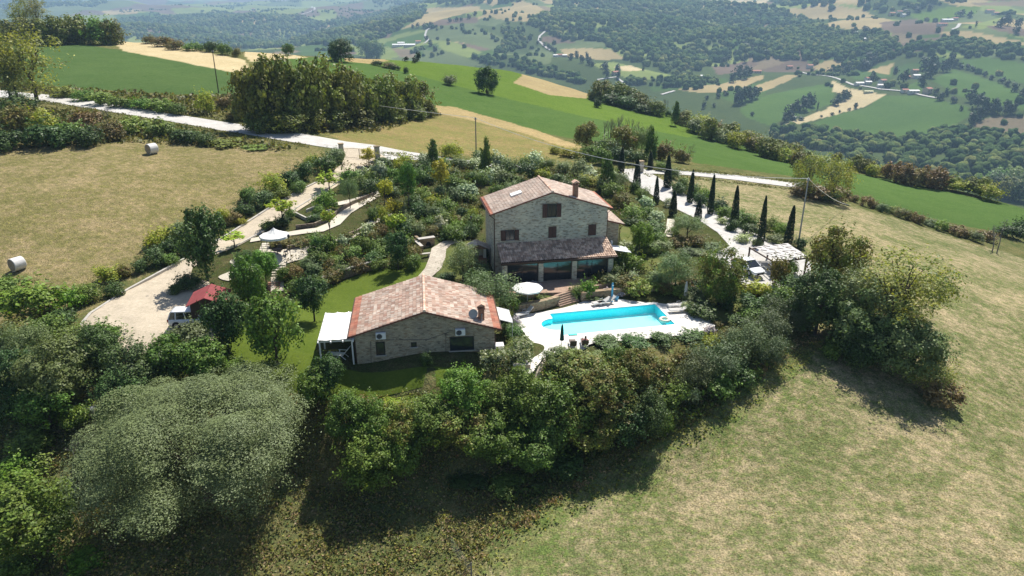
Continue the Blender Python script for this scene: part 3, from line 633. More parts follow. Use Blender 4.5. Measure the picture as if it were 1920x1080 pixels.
def gable_house(name, label, cat, x, y, z, yaw, W, L, he, ha, ox, oyf, oyb, wall, tmat, redrows, base=-2.0):
    r = empty(name, (x, y, z), yaw, label, cat); c = W/2
    m = MB(); P = [(0,base),(W,base),(W,he),(c,ha),(0,he)]
    m.add([(a,0,b) for a,b in P]+[(a,L,b) for a,b in P], [(0,1,2,3,4),(9,8,7,6,5),(0,4,9,5),(1,6,7,2)])
    m.build('wall', wall, r)
    s = (ha-he)/c; t = .16; ez = he - ox*s + t; rz = ha + t; y0, y1 = -oyf, L+oyb
    for sd in (-1, 1):
        ex = c + sd*(c+ox); Rr0, Rr1 = (c, y0, rz), (c, y1, rz); E0, E1 = (ex, y0, ez), (ex, y1, ez)
        S = math.hypot(c+ox, rz-ez); nr = round(S/.33); f = 1 - redrows/nr
        roof_slope('roof', Rr0, Rr1, E1, E0, tmat, r, 0, f, rows=nr); roof_slope('eave_tiles', Rr0, Rr1, E1, E0, M['tile_red'], r, f, 1, rows=nr)
        d = MB(); th = .13
        d.add([Rr0, Rr1, E1, E0] + [(p[0], p[1], p[2]-th) for p in (Rr0, Rr1, E1, E0)], [(0,1,2,3),(7,6,5,4),(0,3,7,4),(1,5,6,2),(3,2,6,7)]).build('roof_deck', M['brick_edge'], r)
        g = MB(); g.tube([(ex+sd*.09, y0, ez-.08), (ex+sd*.09, y1, ez-.08)], .075, 8)
        px_ = ex+sd*.02 if sd < 0 else ex-.02
        wx = -.07 if sd < 0 else W+.07
        g.tube([(ex+sd*.09, y0+.12, ez-.1), (wx, .12, ez-.55), (wx, .12, -.3)], .05, 6)
        g.build('gutter', M['copper'], r)
    ridge_cap(r, (c, y0, rz+.05), (c, y1, rz+.05), M['tile_ridge'])
    return r
M['brick_edge'] = plain('red_brown_verge', (.20, .075, .05), .8, 0, .2)
def window(parent, a0, a1, z0, z1, y=0., shut=None, lintel=True, div=True, stone=None):
    """window in the front wall; shut = 'open', 'closed' or None"""
    w = MB(); t = .07
    w.box(a0,a1,y-.06,y-.005,z0,z0+t).box(a0,a1,y-.06,y-.005,z1-t,z1).box(a0,a0+t,y-.06,y-.005,z0+t,z1-t).box(a1-t,a1,y-.06,y-.005,z0+t,z1-t)
    if div: w.box((a0+a1)/2-.03,(a0+a1)/2+.03,y-.055,y-.005,z0+t,z1-t)
    wo = w.build('window', M['frame_dark'], parent)
    g = MB().box(a0+t,a1-t,y-.03,y-.004,z0+t,z1-t); g.build('pane', M['glass'], wo)
    s = MB().box(a0-.1,a1+.1,y-.14,y-.003,z0-.08,z0-.003); s.build('sill', M['concrete'], wo)
    if lintel: MB().box(a0-.18,a1+.18,y-.025,y-.002,z1+.003,z1+.17).build('lintel', M['stone2'], wo)
    if shut:
        ww = (a1-a0)/2
        for sd in (-1, 1):
            if shut == 'closed': b0, b1 = ((a0, a0+ww-.015) if sd < 0 else (a1-ww+.015, a1))
            else: b0, b1 = ((a0-ww-.02, a0-.02) if sd < 0 else (a1+.02, a1+ww+.02))
            k = MB().box(b0,b1,y-.12,y-.075,z0,z1)
            for q in range(int((z1-z0)/.11)): k.box(b0+.05,b1-.05,y-.135,y-.12,z0+.04+q*.11,z0+.09+q*.11)
            k.build('shutter', M['shutter'], wo)
    return wo
def chimney(parent, a, b, z0, z1, w=.55):
    c = MB().box(a-w/2,a+w/2,b-w/2,b+w/2,z0,z1).build('chimney', M['brick'], parent)
    k = MB().box(a-w/2-.08,a+w/2+.08,b-w/2-.08,b+w/2+.08,z1+.001,z1+.07)
    for sx in (-1,1):
        for sy in (-1,1): k.box(a+sx*w*.38-.06,a+sx*w*.38+.06,b+sy*w*.38-.06,b+sy*w*.38+.06,z1+.07,z1+.32)
    k.build('chimney_cowl', M['brick'], c)
    t = MB(); e = w/2+.14
    t.add([(a-e,b-e,z1+.32),(a+e,b-e,z1+.32),(a+e,b+e,z1+.32),(a-e,b+e,z1+.32),(a,b-e,z1+.55),(a,b+e,z1+.55)], [(0,1,4),(2,3,5),(0,4,5,3),(1,2,5,4),(3,2,1,0)]).build('cowl_roof', M['tile_flat'], c)
    return c
M['tile_flat'] = plain('pale_terracotta', (.58, .38, .28), .9, 0, .2, 4)
# --- main house
he, ha = 6.97, 8.93
H = gable_house('stone_farmhouse', 'large three storey pale stone farmhouse with tiled porch and shuttered windows', 'house', HX, HY, HZ, HYAW, HW, 6.7, he, ha, .5, .16, .1, M['stone'], M['tile_main'], 1)
window(H, 5.66, 6.66, 6.05+.25, 7.55+.25, shut='open')
window(H, 5.83, 6.70, 4.0, 5.22, shut='closed', div=False)
window(H, 10.30, 11.15, 4.0, 5.22, shut='closed', div=False)
window(H, 1.12, 2.08, 3.98, 5.15, shut='open')
chimney(H, 8.85, .55, 7.9, 9.55, .5)
sk = MB(); s_ = (ha-he)/(HW/2)
def onroof(a, b, off): return (a, b, he + s_*min(a, HW-a) + .16 + off)
sk.add([onroof(2.3,2.9,.2),onroof(3.5,2.9,.2),onroof(3.5,3.9,.2),onroof(2.3,3.9,.2),onroof(2.3,2.9,0),onroof(3.5,2.9,0),onroof(3.5,3.9,0),onroof(2.3,3.9,0)],[(0,1,2,3),(0,4,5,1),(1,5,6,2),(2,6,7,3),(3,7,4,0)]).build('skylight', M['white'], H)
# porch: tiled lean-to on stone pillars, glazed bays
PD, PZ0, PZ1 = 2.95, 3.55, 2.42
pa, pb = .15, 12.75
roof_slope('porch_roof', (pa,0,PZ0+.1), (12.45,0,PZ0+.1), (pb,-PD,PZ1+.1), (pa,-PD,PZ1+.1), M['tile_porch'], H, pitch=.24, amp=.085)
pd_ = MB(); pd_.add([(pa,0,PZ0+.07),(12.45,0,PZ0+.07),(pb,-PD,PZ1+.07),(pa,-PD,PZ1+.07),(pa,0,PZ0-.06),(12.45,0,PZ0-.06),(pb,-PD,PZ1-.06),(pa,-PD,PZ1-.06)], [(0,1,2,3),(7,6,5,4),(3,2,6,7),(0,3,7,4),(1,5,6,2)]).build('porch_deck', M['wood_dark'], H)
gt = MB().tube([(pa,-PD-.07,PZ1+.02),(pb,-PD-.07,PZ1+.02)], .07, 8); gt.build('porch_gutter', M['copper'], H)
bm_ = MB().box(.2,12.6,-2.68,-2.42,2.12,2.34); bm_.build('porch_beam', M['wood_dark'], H)
for a in (.55, 4.45, 8.12, 12.15): MB().box(a-.26,a+.26,-2.75,-2.27,-.2,2.115).build('pillar', M['stone'], H)
for i, (a0, a1) in enumerate(((.82,4.18),(4.72,7.85),(8.39,11.88))):
    f = MB(); mid = (a0+a1)/2
    for x in (a0+.03, mid, a1-.03): f.box(x-.035,x+.035,-2.44,-2.38,.03,2.1)
    f.box(a0,a1,-2.44,-2.38,.0,.05).box(a0,a1,-2.44,-2.38,2.04,2.1)
    fo = f.build('porch_glazing', M['frame_dark'], H); MB().box(a0+.05,a1-.05,-2.42,-2.4,.05,2.04).build('pane', M['glass'], fo)
MB().box(.2,12.5,-2.35,-.01,-.01,.035).build('porch_floor', M['terrace'], H)
# lower wing on the right with its own tiled roof
wg = MB(); wg.add([(12.39,1.6,-2),(14.35,1.6,-2),(14.35,1.6,4.55),(12.39,1.6,5.1),(12.39,6.3,-2),(14.35,6.3,-2),(14.35,6.3,4.55),(12.39,6.3,5.1)], [(0,1,2,3),(5,4,7,6),(1,5,6,2),(3,2,6,7)]).build('side_wing_wall', M['stone2'], H)
roof_slope('side_wing_roof', (12.39,1.35,5.3), (12.39,6.5,5.3), (14.85,6.5,4.62), (14.85,1.35,4.62), M['tile_main'], H)
MB().add([(12.39,1.35,5.28),(14.85,1.35,4.6),(14.85,6.5,4.6),(12.39,6.5,5.28),(12.39,1.35,5.16),(14.85,1.35,4.48),(14.85,6.5,4.48),(12.39,6.5,5.16)],[(0,1,2,3),(7,6,5,4),(0,4,5,1),(1,5,6,2)]).build('side_wing_deck', M['brick_edge'], H)
MB().tube([(14.93,1.3,4.55),(14.93,6.5,4.55)],.07,8).tube([(14.93,1.4,4.5),(14.45,1.55,4.1),(14.45,1.55,-.2)],.045,6).build('side_wing_gutter', M['copper'], H)
ln = MB().tube([(13.4,1.58,2.75),(13.4,1.1,2.75)],.025,6).lathe([(.03,.0),(.14,.02),(.18,.3),(.1,.38),(.16,.42),(.02,.55)],6,Matrix.Translation((13.4,1.1,2.35))); ln.build('wall_lantern', M['white'], H)
MB().add([(12.8,-.9,2.5),(14.9,-1.4,2.2),(14.9,.6,2.2),(12.8,.9,2.5),(12.8,-.9,2.44),(14.9,-1.4,2.14),(14.9,.6,2.14),(12.8,.9,2.44)],[(0,1,2,3),(7,6,5,4),(0,4,5,1),(1,5,6,2)]).build('side_canopy', M['canopy_grey'] if 'canopy_grey' in M else M['white_metal'], H)
# --- annex
AX, AY, AYAW, AW, AL = -13.342, 55.712, .124, 11.908, 8.04
A = gable_house('stone_cottage', 'low single storey stone cottage with mottled tile roof beside the pool', 'house', AX, AY, 0, AYAW, AW, AL, 2.81, 4.66, .5, .30, .26, M['stone2'], M['tile_annex'], 2)
Ac, As = math.cos(AYAW), math.sin(AYAW)
def aw(a, b): return (AX + a*Ac - b*As, AY + a*As + b*Ac)
def onA(px, py, off=0.):
    d = ray(px, py); n = np.array([-As, Ac]); t = (AX*n[0]+AY*n[1]-off)/(d[0]*n[0]+d[1]*n[1]); P = d*t
    return ((P[0]-AX)*Ac+(P[1]-AY)*As, P[2]+CAM_H)
def awin(x0, x1, y0, y1, **k):
    a0, z1 = onA(x0, y0); a1, z0 = onA(x1, y1); return window(A, a0, a1, z0, z1, **k)
awin(704, 723, 641, 665, div=False); awin(770.5, 781.5, 642, 650, div=False, lintel=False); awin(843, 889, 632, 655, div=False)
for (x, y, lab) in ((714,629,'white air conditioning unit above the narrow window of the cottage'),(863,622,'white air conditioning unit above the wide window of the cottage')):
    a, z = onA(x, y, .2); wp = aw(a, -.22); u = empty('air_conditioner', (wp[0], wp[1], z-.3), AYAW, lab, 'air conditioner', 'outdoor air conditioning units on the cottage wall')
    MB().box(-.42,.42,-.16,.16,0,.58).build('casing', M['white_metal'], u, bevel=.02)
    k = MB()
    for j in range(5): k.tube([(-.12+.05*(j+1)*math.cos(q*math.pi/8),-.165,.29+.05*(j+1)*math.sin(q*math.pi/8)) for q in range(17)], .006, 4, False)
    k.build('fan_grille', M['metal'], u); MB().lathe([(.23,0),(.23,.012)],20,Matrix.Translation((-.12,-.155,.29))@Matrix.Rotation(R(90),4,'X')).build('fan', M['metal_dark'], u)
    MB().box(-.3,-.26,.16,.22,-.06,.02).box(.26,.3,.16,.22,-.06,.02).build('bracket', M['metal'], u)
cb = MB()
for (x0,y0,x1,y1) in ((723,637,800,637),(800,637,843,622),(695,640,696,682),(836,625,836,670)):
    p, q = onA(x0,y0,.02), onA(x1,y1,.02); cb.tube([(p[0],-.03,p[1]),(q[0],-.03,q[1])],.018,5)
cb.build('cable', M['metal_dark'], A)
s2 = (4.66-2.81)/(AW/2)
ch = chimney(A, 10.85, .95, 3.0, 4.35, .52)
ds = MB(); ds.lathe([(.02,0),(.2,.02),(.34,.07),(.42,.13)], 20, Matrix.Translation((10.1,.75,3.95))@Matrix.Rotation(R(75),4,'X')@Matrix.Rotation(R(12),4,'Y'))
dso = ds.build('satellite_dish', M['metal'], A); MB().tube([(10.1,.8,3.2),(10.1,.8,4.0)],.03,6).tube([(10.1,.7,3.85),(10.1,.35,3.9)],.015,5).build('mast', M['metal'], dso)
MB().lathe([(.05,0),(.05,.9),(.08,.92),(.08,1.0)],8,Matrix.Translation((10.85,.35,3.05))).build('flue_pipe', M['metal'], A)
# pergola with white canvas on the cottage's left side
pg = empty('canvas_pergola', (*aw(-1.5, 2.6), 0), AYAW, 'white pergola with stretched canvas strips on the left side of the cottage', 'pergola')
zz = 2.45
for x in (-1.55, -.5, .5, 1.35): MB().box(x-.05,x+.05,-3.1,3.1,zz+.0,zz+.13).build('rafter', M['white'], pg)
for x in (-1.5, 1.2):
    for y in (-2.6, 0, 2.6): MB().box(x-.06,x+.06,y-.06,y+.06,-.1,zz-.13).build('post', M['white'], pg)
for y in (-2.6, 0, 2.6): MB().box(-1.6,1.3,y-.05,y+.05,zz-.125,zz-.005).build('crossbeam', M['white'], pg)
for k in range(3):
    y0, y1 = -2.85+k*1.9, -2.85+k*1.9+1.86; V = []; F = []
    for i in range(13):
        for j in range(9):
            u, v = i/12, j/8; V.append((-1.62+u*3.05, y0+(y1-y0)*v, zz+.17-.14*math.sin(math.pi*v)*(.6+.4*math.sin(6*u+k)) + .03*math.sin(2*math.pi*u*3)))
    for i in range(12):
        for j in range(8): F.append((i*9+j,(i+1)*9+j,(i+1)*9+j+1,i*9+j+1))
    o = link('canvas_strip', mesh_np('canvas', V, F, True), pg, M['canvas']); sm_ = o.modifiers.new('thick','SOLIDIFY'); sm_.thickness = .01
aw_ = empty('canvas_awning', (*aw(12.75, 4.4), 0), AYAW, 'small white canvas awning on the right side of the cottage', 'awning')
V = [(x*1.1-.2, y*3.0-1.7, 2.35-.35*x+.05*math.sin(6*y)) for x in np.linspace(0,1.2,6) for y in np.linspace(0,1,10)]
o = link('canvas', mesh_np('canvas', V, [(i*10+j,(i+1)*10+j,(i+1)*10+j+1,i*10+j+1) for i in range(5) for j in range(9)], True), aw_, M['canvas']); o.modifiers.new('thick','SOLIDIFY').thickness = .01
for y in (-1.6, 1.2): MB().tube([(-.3,y,2.35),(1.12,y,1.93)],.025,6).tube([(1.08,y,1.93),(1.08,y,0)],.03,6).build('post', M['white_metal'], aw_)

# ------------------------------------------------------------------ garden walls, steps, patio things
def wall_line(name, label, px, h, th, mat, z=None, cat='wall', top=None, sink=.6, group=None):
    P = [np.array([*(at(*p, z) if z is not None else hit(*p)[:2])]) for p in px]; m = MB(); cap = MB(); c0 = P[0]; gz0 = gz(*c0) if z is None else z
    r = empty(name, (c0[0], c0[1], gz0), 0, label, cat, group)
    def sec(p, q, nxt_h, mm, w, a, b):
        d = q-p; n = np.array([-d[1], d[0]])/np.linalg.norm(d)*w/2
        gp, gq = (gz(*p), gz(*q)) if z is None else (z, z); o = lambda t, s, zz_: (t[0]+s*n[0]-c0[0], t[1]+s*n[1]-c0[1], zz_-gz0)
        mm.add([o(p,-1,gp+a),o(q,-1,gq+a),o(q,1,gq+a),o(p,1,gp+a),o(p,-1,gp+b),o(q,-1,gq+b),o(q,1,gq+b),o(p,1,gp+b)],[(3,2,1,0),(4,5,6,7),(0,1,5,4),(1,2,6,5),(2,3,7,6),(3,0,4,7)])
    for i in range(len(P)-1):
        sec(P[i], P[i+1], h, m, th, -sink, h)
        if top: sec(P[i], P[i+1], h, cap, th+.08, h+.002, h+.06)
    m.build('masonry', mat, r)
    if top: cap.build('coping', top, r)
    return r
wall_line('retaining_wall', 'low brown stone retaining wall below the white parasol, left of the pool steps', [(948,592),(985,588),(1020,581),(1047,573)], 1.05, .45, M['stone3'], 0, top=M['stone3'])
wall_line('retaining_wall', 'low brown stone retaining wall behind the pool, right of the terrace steps', [(1088,566),(1120,562),(1180,556),(1240,551),(1282,546)], 1.0, .45, M['stone3'], 0, top=M['stone3'])
wall_line('retaining_wall', 'dark timber faced retaining wall along the upper edge of the lawn', [(604,536),(640,523),(672,512),(702,504)], .95, .3, M['log'], top=M['concrete'])
wall_line('retaining_wall', 'curved timber palisade wall beside the upper garden path', [(555,430),(590,426),(618,413),(640,396),(662,384),(700,368)], .55, .2, M['log'])
wall_line('retaining_wall', 'short timber edging wall below the lower garden path', [(655,444),(680,434),(700,424)], .5, .2, M['log'])
wall_line('retaining_wall', 'low curved timber wall behind the patio with the white gazebo', [(540,470),(570,464),(592,456)], .6, .2, M['log'])
wall_line('garden_kerb', 'angular pale concrete kerb around the raised bed near the drive', [(555,404),(575,414),(600,405),(622,398)], .45, .22, M['concrete'], cat='kerb')
wall_line('garden_kerb', 'short concrete retaining kerb in front of the round trimmed bush', [(575,398),(600,388)], .4, .2, M['concrete'], cat='kerb')
wall_line('garden_wall', 'short pale wall at the end of the clipped variegated hedge', [(962,702),(994,700)], .9, .4, M['plaster2'], top=M['concrete'])
wall_line('drive_kerb', 'long pale kerb along the field side of the entrance drive', [(600,340),(560,360),(500,395),(430,440),(350,485),(240,545),(170,590),(135,632)], .22, .28, M['concrete'], cat='kerb')
wall_line('drive_kerb', 'pale kerb along the garden side of the entrance drive', [(640,339),(560,389),(490,437),(440,464)], .18, .2, M['concrete'], cat='kerb')
def steps(name, label, p0, p1, z0, z1, w, n, mat, cat='steps'):
    p0, p1 = np.array(p0), np.array(p1); L = np.linalg.norm(p1-p0); yaw = math.atan2(*(p1-p0)[::-1]) - math.pi/2
    r = empty(name, (p0[0], p0[1], z0), yaw, label, cat)
    for i in range(n):
        MB().box(-w/2, w/2, L*i/n, L*(i+1)/n+(.0 if i < n-1 else .1), -.5, (z1-z0)*(i+1)/n).build('step', mat, r)
    return r
steps('terrace_steps', 'brown stone steps climbing from the pool paving to the terrace', at(1068,571,.12), at(1057,549,1.1), .12, HZ+.02, 2.6, 6, M['terrace'])
a0, a1 = hit(519,523), hit(525,497)
steps('garden_steps', 'upper flight of pale garden steps below the white gazebo', a0[:2], a1[:2], a0[2], a1[2]+.15, 1.3, 6, M['sand'])
a0, a1 = hit(512,548), hit(515,530)
steps('garden_steps', 'lower flight of brown garden steps leading to the lawn', a0[:2], a1[:2], a0[2], a1[2]+.1, 1.3, 5, M['brick'])
a0, a1 = hit(494,470), hit(500,458)
steps('garden_steps', 'short stone stair behind the white gazebo', a0[:2], a1[:2], a0[2], a1[2]+.15, 1.0, 4, M['sand'])
# gazebo
g = hit(519, 478); gb = empty('garden_gazebo', tuple(g), R(10), 'round white pointed gazebo with thin dark legs on the patio', 'gazebo')
n = 10; V = []; F = []; prof = [(0,3.25),(.28,2.98),(.7,2.72),(1.15,2.52),(1.62,2.38),(1.66,2.16)]
for (rr, zc) in prof:
    for k in range(n*4): th = 2*math.pi*k/(n*4); q = 1-.05*abs(math.sin(th*n/2)); V.append((rr*q*math.cos(th), rr*q*math.sin(th), zc-(.0 if rr<.2 else .03*abs(math.sin(th*n/2)))))
for i in range(len(prof)-1):
    for k in range(n*4): F.append((i*n*4+k, i*n*4+(k+1)%(n*4), (i+1)*n*4+(k+1)%(n*4), (i+1)*n*4+k))
o = link('canopy', mesh_np('canopy', V, F), gb, M['canvas']); o.modifiers.new('thick','SOLIDIFY').thickness = .01
for k in range(6): th = 2*math.pi*k/6+.3; MB().tube([(1.5*math.cos(th),1.5*math.sin(th),-.1),(1.5*math.cos(th),1.5*math.sin(th),2.3)],.03,6).build('leg', M['metal_dark'], gb)
MB().lathe([(.02,0),(.03,.12),(.01,.25)],8,Matrix.Translation((0,0,3.24))).build('finial', M['metal_dark'], gb)
tb = empty('garden_table', tuple(hit(521,479)), .3, 'dark round table standing under the white gazebo', 'table')
MB().lathe([(.6,.70),(.62,.72),(.62,.75),(.6,.76)],20).build('tabletop', M['wood_dark'], tb); MB().lathe([(.3,0),(.3,.03),(.05,.06),(.04,.7)],10).build('pedestal', M['metal_dark'], tb)
def chair(loc, yaw, label, mat, group='chairs around the garden table'):
    c = empty('garden_chair', loc, yaw, label, 'chair', group); MB().box(-.22,.22,-.22,.22,.42,.46).build('seat', mat, c)
    MB().box(-.22,.22,.19,.23,.5,.92).build('backrest', mat, c)
    for x in (-.2,.2):
        for y in (-.2,.2): MB().tube([(x,y,0),(x,y,.42 if y<0 else .9)],.018,5).build('leg', mat, c)
    return c
tl = Vector(tb.location)
chair((tl.x-.9,tl.y-.3,tl.z), R(110), 'dark garden chair on the left of the gazebo table', M['metal_dark']); chair((tl.x+.9,tl.y+.1,tl.z), R(-80), 'dark garden chair on the right of the gazebo table', M['metal_dark']); chair((tl.x,tl.y+.9,tl.z), 0, 'dark garden chair behind the gazebo table', M['metal_dark'])
def lamp_post(px, py, h, label, mat=None):
    g = hit(px, py); r = empty('lamp_post', tuple(g), 0, label, 'lamp post', 'dark garden lamp posts')
    MB().lathe([(.07,0),(.06,.15),(.025,.2),(.022,h)],8).build('pole', M['metal_dark'], r); MB().lathe([(.03,h),(.12,h+.05),(.16,h+.3),(.04,h+.42),(.01,h+.5)],8).build('lantern', M['glass'], r)
lamp_post(546,487,2.6,'thin dark lamp post right of the white gazebo')
lamp_post(884,455,3.0,'thin dark post left of the stone farmhouse near the oven')
# outdoor oven under its own little roof, left of the farmhouse
ov = empty('brick_oven', (*hw(-1.5, 3.6), 1.3), HYAW, 'brick outdoor oven with a small tiled roof left of the farmhouse', 'outdoor oven')
MB().box(-1.0,1.0,-.7,.7,-.6,.85).build('base', M['brick'], ov); MB().box(-.9,-.6,-.6,.6,.85,1.9).box(.65,.95,-.6,.6,.85,1.9).box(-.6,.65,.3,.6,.85,1.9).build('chamber', M['plaster'], ov)
for sd in (-1,1):
    roof_slope('roof', (0,-.95,2.55),(0,.95,2.55),(sd*1.3,.95,1.95),(sd*1.3,-.95,1.95), M['tile_main'], ov)
MB().add([(-1.0,-.62,1.9),(1.0,-.62,1.9),(0,-.62,2.4),(-1.0,.62,1.9),(1.0,.62,1.9),(0,.62,2.4)],[(0,1,2),(5,4,3),(0,2,5,3),(1,4,5,2),(0,3,4,1)]).build('gable', M['brick'], ov)
# stone barbecue corner by the curved path
bb = empty('stone_barbecue', tuple(hit(800,462)), R(25), 'stone barbecue corner with an arched opening beside the curved path', 'barbecue')
MB().box(-.9,1.0,-.1,.45,-.3,1.0).build('hearth', M['stone3'], bb)
MB().box(-.9,-.55,.5,1.9,-.3,.9).box(-2.4,-.9,.9,1.25,-.3,.75).box(-1.3,-1.0,-1.7,.4,-.3,.7).build('side_wall', M['stone3'], bb)
MB().box(-1.0,1.1,-.18,.5,1.003,1.08).box(-1.35,-.95,-1.75,.45,.703,.77).build('worktop', M['concrete'], bb)
ar = MB(); ar.add([(.35*math.cos(t)+.2,-.12,.1+.5*math.sin(t)) for t in np.linspace(0,math.pi,9)]+[(.35*math.cos(t)+.2,-.09,.1+.5*math.sin(t)) for t in np.linspace(0,math.pi,9)],[tuple(range(9))]+[(i,i+1,10+i,9+i) for i in range(8)]).build('opening', M['rubber'], bb)
st_ = empty('garden_bench', tuple(hit(796,482)), R(20), 'pale stone bench beside the curved garden path', 'bench')
MB().box(-.7,.7,-.2,.2,.38,.46).build('seat', M['concrete'], st_)
for x in (-.5,.5): MB().box(x-.08,x+.08,-.16,.16,-.1,.38).build('leg', M['concrete'], st_)
# red roofed shed
r0, r1 = at(396,531,3.6), at(382,558,3.6); dv = r1-r0; yaw = math.atan2(dv[1], dv[0])+math.pi/2; Ls = np.linalg.norm(dv)
sg = .8; sh = empty('garden_shed', (r1[0], r1[1], sg), yaw, 'small timber shed with a faded red felt roof beside the white car', 'shed')
e, hz_, ez_ = 1.75, 2.75, 2.0
w_ = MB(); w_.add([(-1.4,.25,-.3),(1.4,.25,-.3),(1.4,.25,2.1),(0,.25,2.62),(-1.4,.25,2.1),(-1.4,Ls-.2,-.3),(1.4,Ls-.2,-.3),(1.4,Ls-.2,2.1),(0,Ls-.2,2.62),(-1.4,Ls-.2,2.1)],[(0,1,2,3,4),(9,8,7,6,5),(0,4,9,5),(1,6,7,2)]).build('wall', M['wood_dark'], sh)
for sd in (-1,1):
    MB().add([(0,0,hz_),(0,Ls,hz_),(sd*e,Ls,ez_),(sd*e,0,ez_),(0,0,hz_-.08),(0,Ls,hz_-.08),(sd*e,Ls,ez_-.08),(sd*e,0,ez_-.08)],[(0,1,2,3),(7,6,5,4),(0,3,7,4),(1,5,6,2),(3,2,6,7)]).build('roof', M['paint_red'], sh)
dr = MB().box(-.45,.45,.19,.24,-.1,1.85).build('door', M['frame_dark'], sh); MB().box(.3,.34,.15,.188,.8,1.0).build('handle', M['metal'], dr)
# ------------------------------------------------------------------ cars
def car(name, label, loc, yaw, prof, roof, W, L, wb, rwheel, suv):
    """prof: side outline of the body; roof: (x0,x1,x2,x3,z) windscreen foot, roof front, roof rear, rear glass foot"""
    r = empty(name, loc, yaw, label, 'car', 'parked white cars'); hw_ = W/2
    V = []; F = []; sect = [(-1.0,.0,1),( -1.0,.62,1),(-.95,1.0,1)]
    xs = [p[0] for p in prof]; n = len(prof)
    for (x, zb, zt, k) in prof:
        w2 = hw_*k; zm = zb + (zt-zb)*.55
        V += [(x,-w2*.92,zb),(x,-w2,zb+.12),(x,-w2,zm),(x,-w2*.94,zt-.05),(x,-w2*.86,zt),(x,w2*.86,zt),(x,w2*.94,zt-.05),(x,w2,zm),(x,w2,zb+.12),(x,w2*.92,zb)]
    m_ = 10
    for i in range(n-1):
        for j in range(m_): F.append((i*m_+j, i*m_+(j+1)%m_, (i+1)*m_+(j+1)%m_, (i+1)*m_+j))
    mb = MB(); mb.add(V, F + [tuple(range(m_)), tuple((n-1)*m_+j for j in range(m_))]); b = mb.build('body', M['car_white'], r, sm=True)
    sd = b.modifiers.new('round', 'SUBSURF'); sd.levels = 1; sd.render_levels = 1
    x0,x1,x2,x3,zb,zr = roof; k0, k1 = hw_*.88, hw_*.72
    def cab(dx, dw, dz): 
        return [(x0+dx,-k0-dw,zb),(x1+dx*.5,-k1-dw,zr+dz),(x2-dx*.5,-k1-dw,zr+dz),(x3-dx,-k0-dw,zb),(x0+dx,k0+dw,zb),(x1+dx*.5,k1+dw,zr+dz),(x2-dx*.5,k1+dw,zr+dz),(x3-dx,k0+dw,zb)]
    MB().add(cab(0,0,0),[(0,1,2,3),(7,6,5,4),(0,4,5,1),(3,2,6,7),(1,5,6,2)]).build('windows', M['car_glass'], r)
    rf = MB(); nx = 9; ny = 7; RV = []
    for i in range(nx):
        u = i/(nx-1); x = x1+.12+(x2-.12-x1)*u if x1 < x2 else x1-.12*0+(x2-x1)*u
        x = x1+(x2-x1)*u
        for j in range(ny):
            v = j/(ny-1)*2-1; RV.append((x, v*(k1+.03), zr+.015+.06*(1-v*v)*math.sin(math.pi*(.12+.76*u)) ))
    RF = [(i*ny+j,(i+1)*ny+j,(i+1)*ny+j+1,i*ny+j+1) for i in range(nx-1) for j in range(ny-1)]
    ro = link('roof', mesh_np('roof', RV, RF, True), r, M['car_white']); ro.modifiers.new('t','SOLIDIFY').thickness = .05
    for s in (-1,1):
        def pil(a, b, w_, h_): MB().beam(a, b, w_, h_).build('pillar', M['car_white'], r)
        pil((x0,s*k0,zb),(x1,s*k1,zr),.07,.07); pil((x3,s*k0,zb),(x2,s*k1,zr),.12,.09)
        q = .48; pil((x0+(x3-x0)*q,s*(k0+.005),zb),(x1+(x2-x1)*q,s*(k1+.005),zr),.06,.05)
        if suv: pil((x0+(x3-x0)*.78,s*(k0+.005),zb),(x1+(x2-x1)*.8,s*(k1+.005),zr),.1,.05)
    for fx in (wb/2, -wb/2):
        for s in (-1,1):
            T_ = Matrix.Translation((fx, s*(hw_-.12), rwheel))@Matrix.Rotation(R(90),4,'X')
            w = MB().lathe([(rwheel*.6,-.11),(rwheel*.93,-.11),(rwheel,-.07),(rwheel,.07),(rwheel*.93,.11),(rwheel*.6,.11)],24,T_).build('wheel', M['rubber'], r)
            rim = MB().lathe([(rwheel*.62,-.125),(rwheel*.62,.125)],20,T_)
            rim.build('rim', M['metal'], w)
            MB().lathe([(rwheel*1.16,-.02),(rwheel*1.16,.02)],24,Matrix.Translation((fx,s*(hw_-.028),rwheel+.03))@Matrix.Rotation(R(90),4,'X')).build('wheel_arch', M['rubber'], r)
    xf, xr = prof[-1][0], prof[0][0]; zf = prof[-1][2]; zrr = prof[0][2]
    for s in (-1,1):
        MB().box(xf-.16,xf+.03,s*hw_*.72-.17,s*hw_*.72+.17,zf-.24,zf-.07).build('headlight', M['headl'], r, bevel=.03)
        MB().box(xr-.03,xr+.1,s*hw_*.78-.1,s*hw_*.78+.1,zrr-.3,zrr-.02).build('tail_light', M['taill'], r, bevel=.02)
        MB().box(x0-.35,x0-.2,s*(hw_+.02)-.09,s*(hw_+.02)+.09,zb-.02,zb+.13).build('wing_mirror', M['car_white'], r, bevel=.03)
    MB().box(xf-.02,xf+.035,-hw_*.45,hw_*.45,.32,.5).build('grille', M['rubber'], r); MB().box(xr-.035,xr+.02,-.26,.26,.55,.66).build('number_plate', M['white_metal'], r)
    for s in (-1,1): MB().box(-wb/2+.4,wb/2-.4,s*hw_-.02,s*hw_+.02,.24,.34).build('side_trim', M['rubber'], r)
    return r
M['headl'] = plain('headlight_glass', (.5, .52, .55), .1, 0, .1, 3, .8); M['taill'] = plain('tail_light_red', (.35, .01, .01), .2)
SUV = [(-2.1,.42,.98,.80),(-2.04,.3,1.02,.95),(-1.6,.26,1.03,1),(0,.24,1.0,1),(1.15,.26,.99,1),(1.65,.27,.93,.97),(1.98,.32,.84,.88),(2.08,.42,.74,.74)]
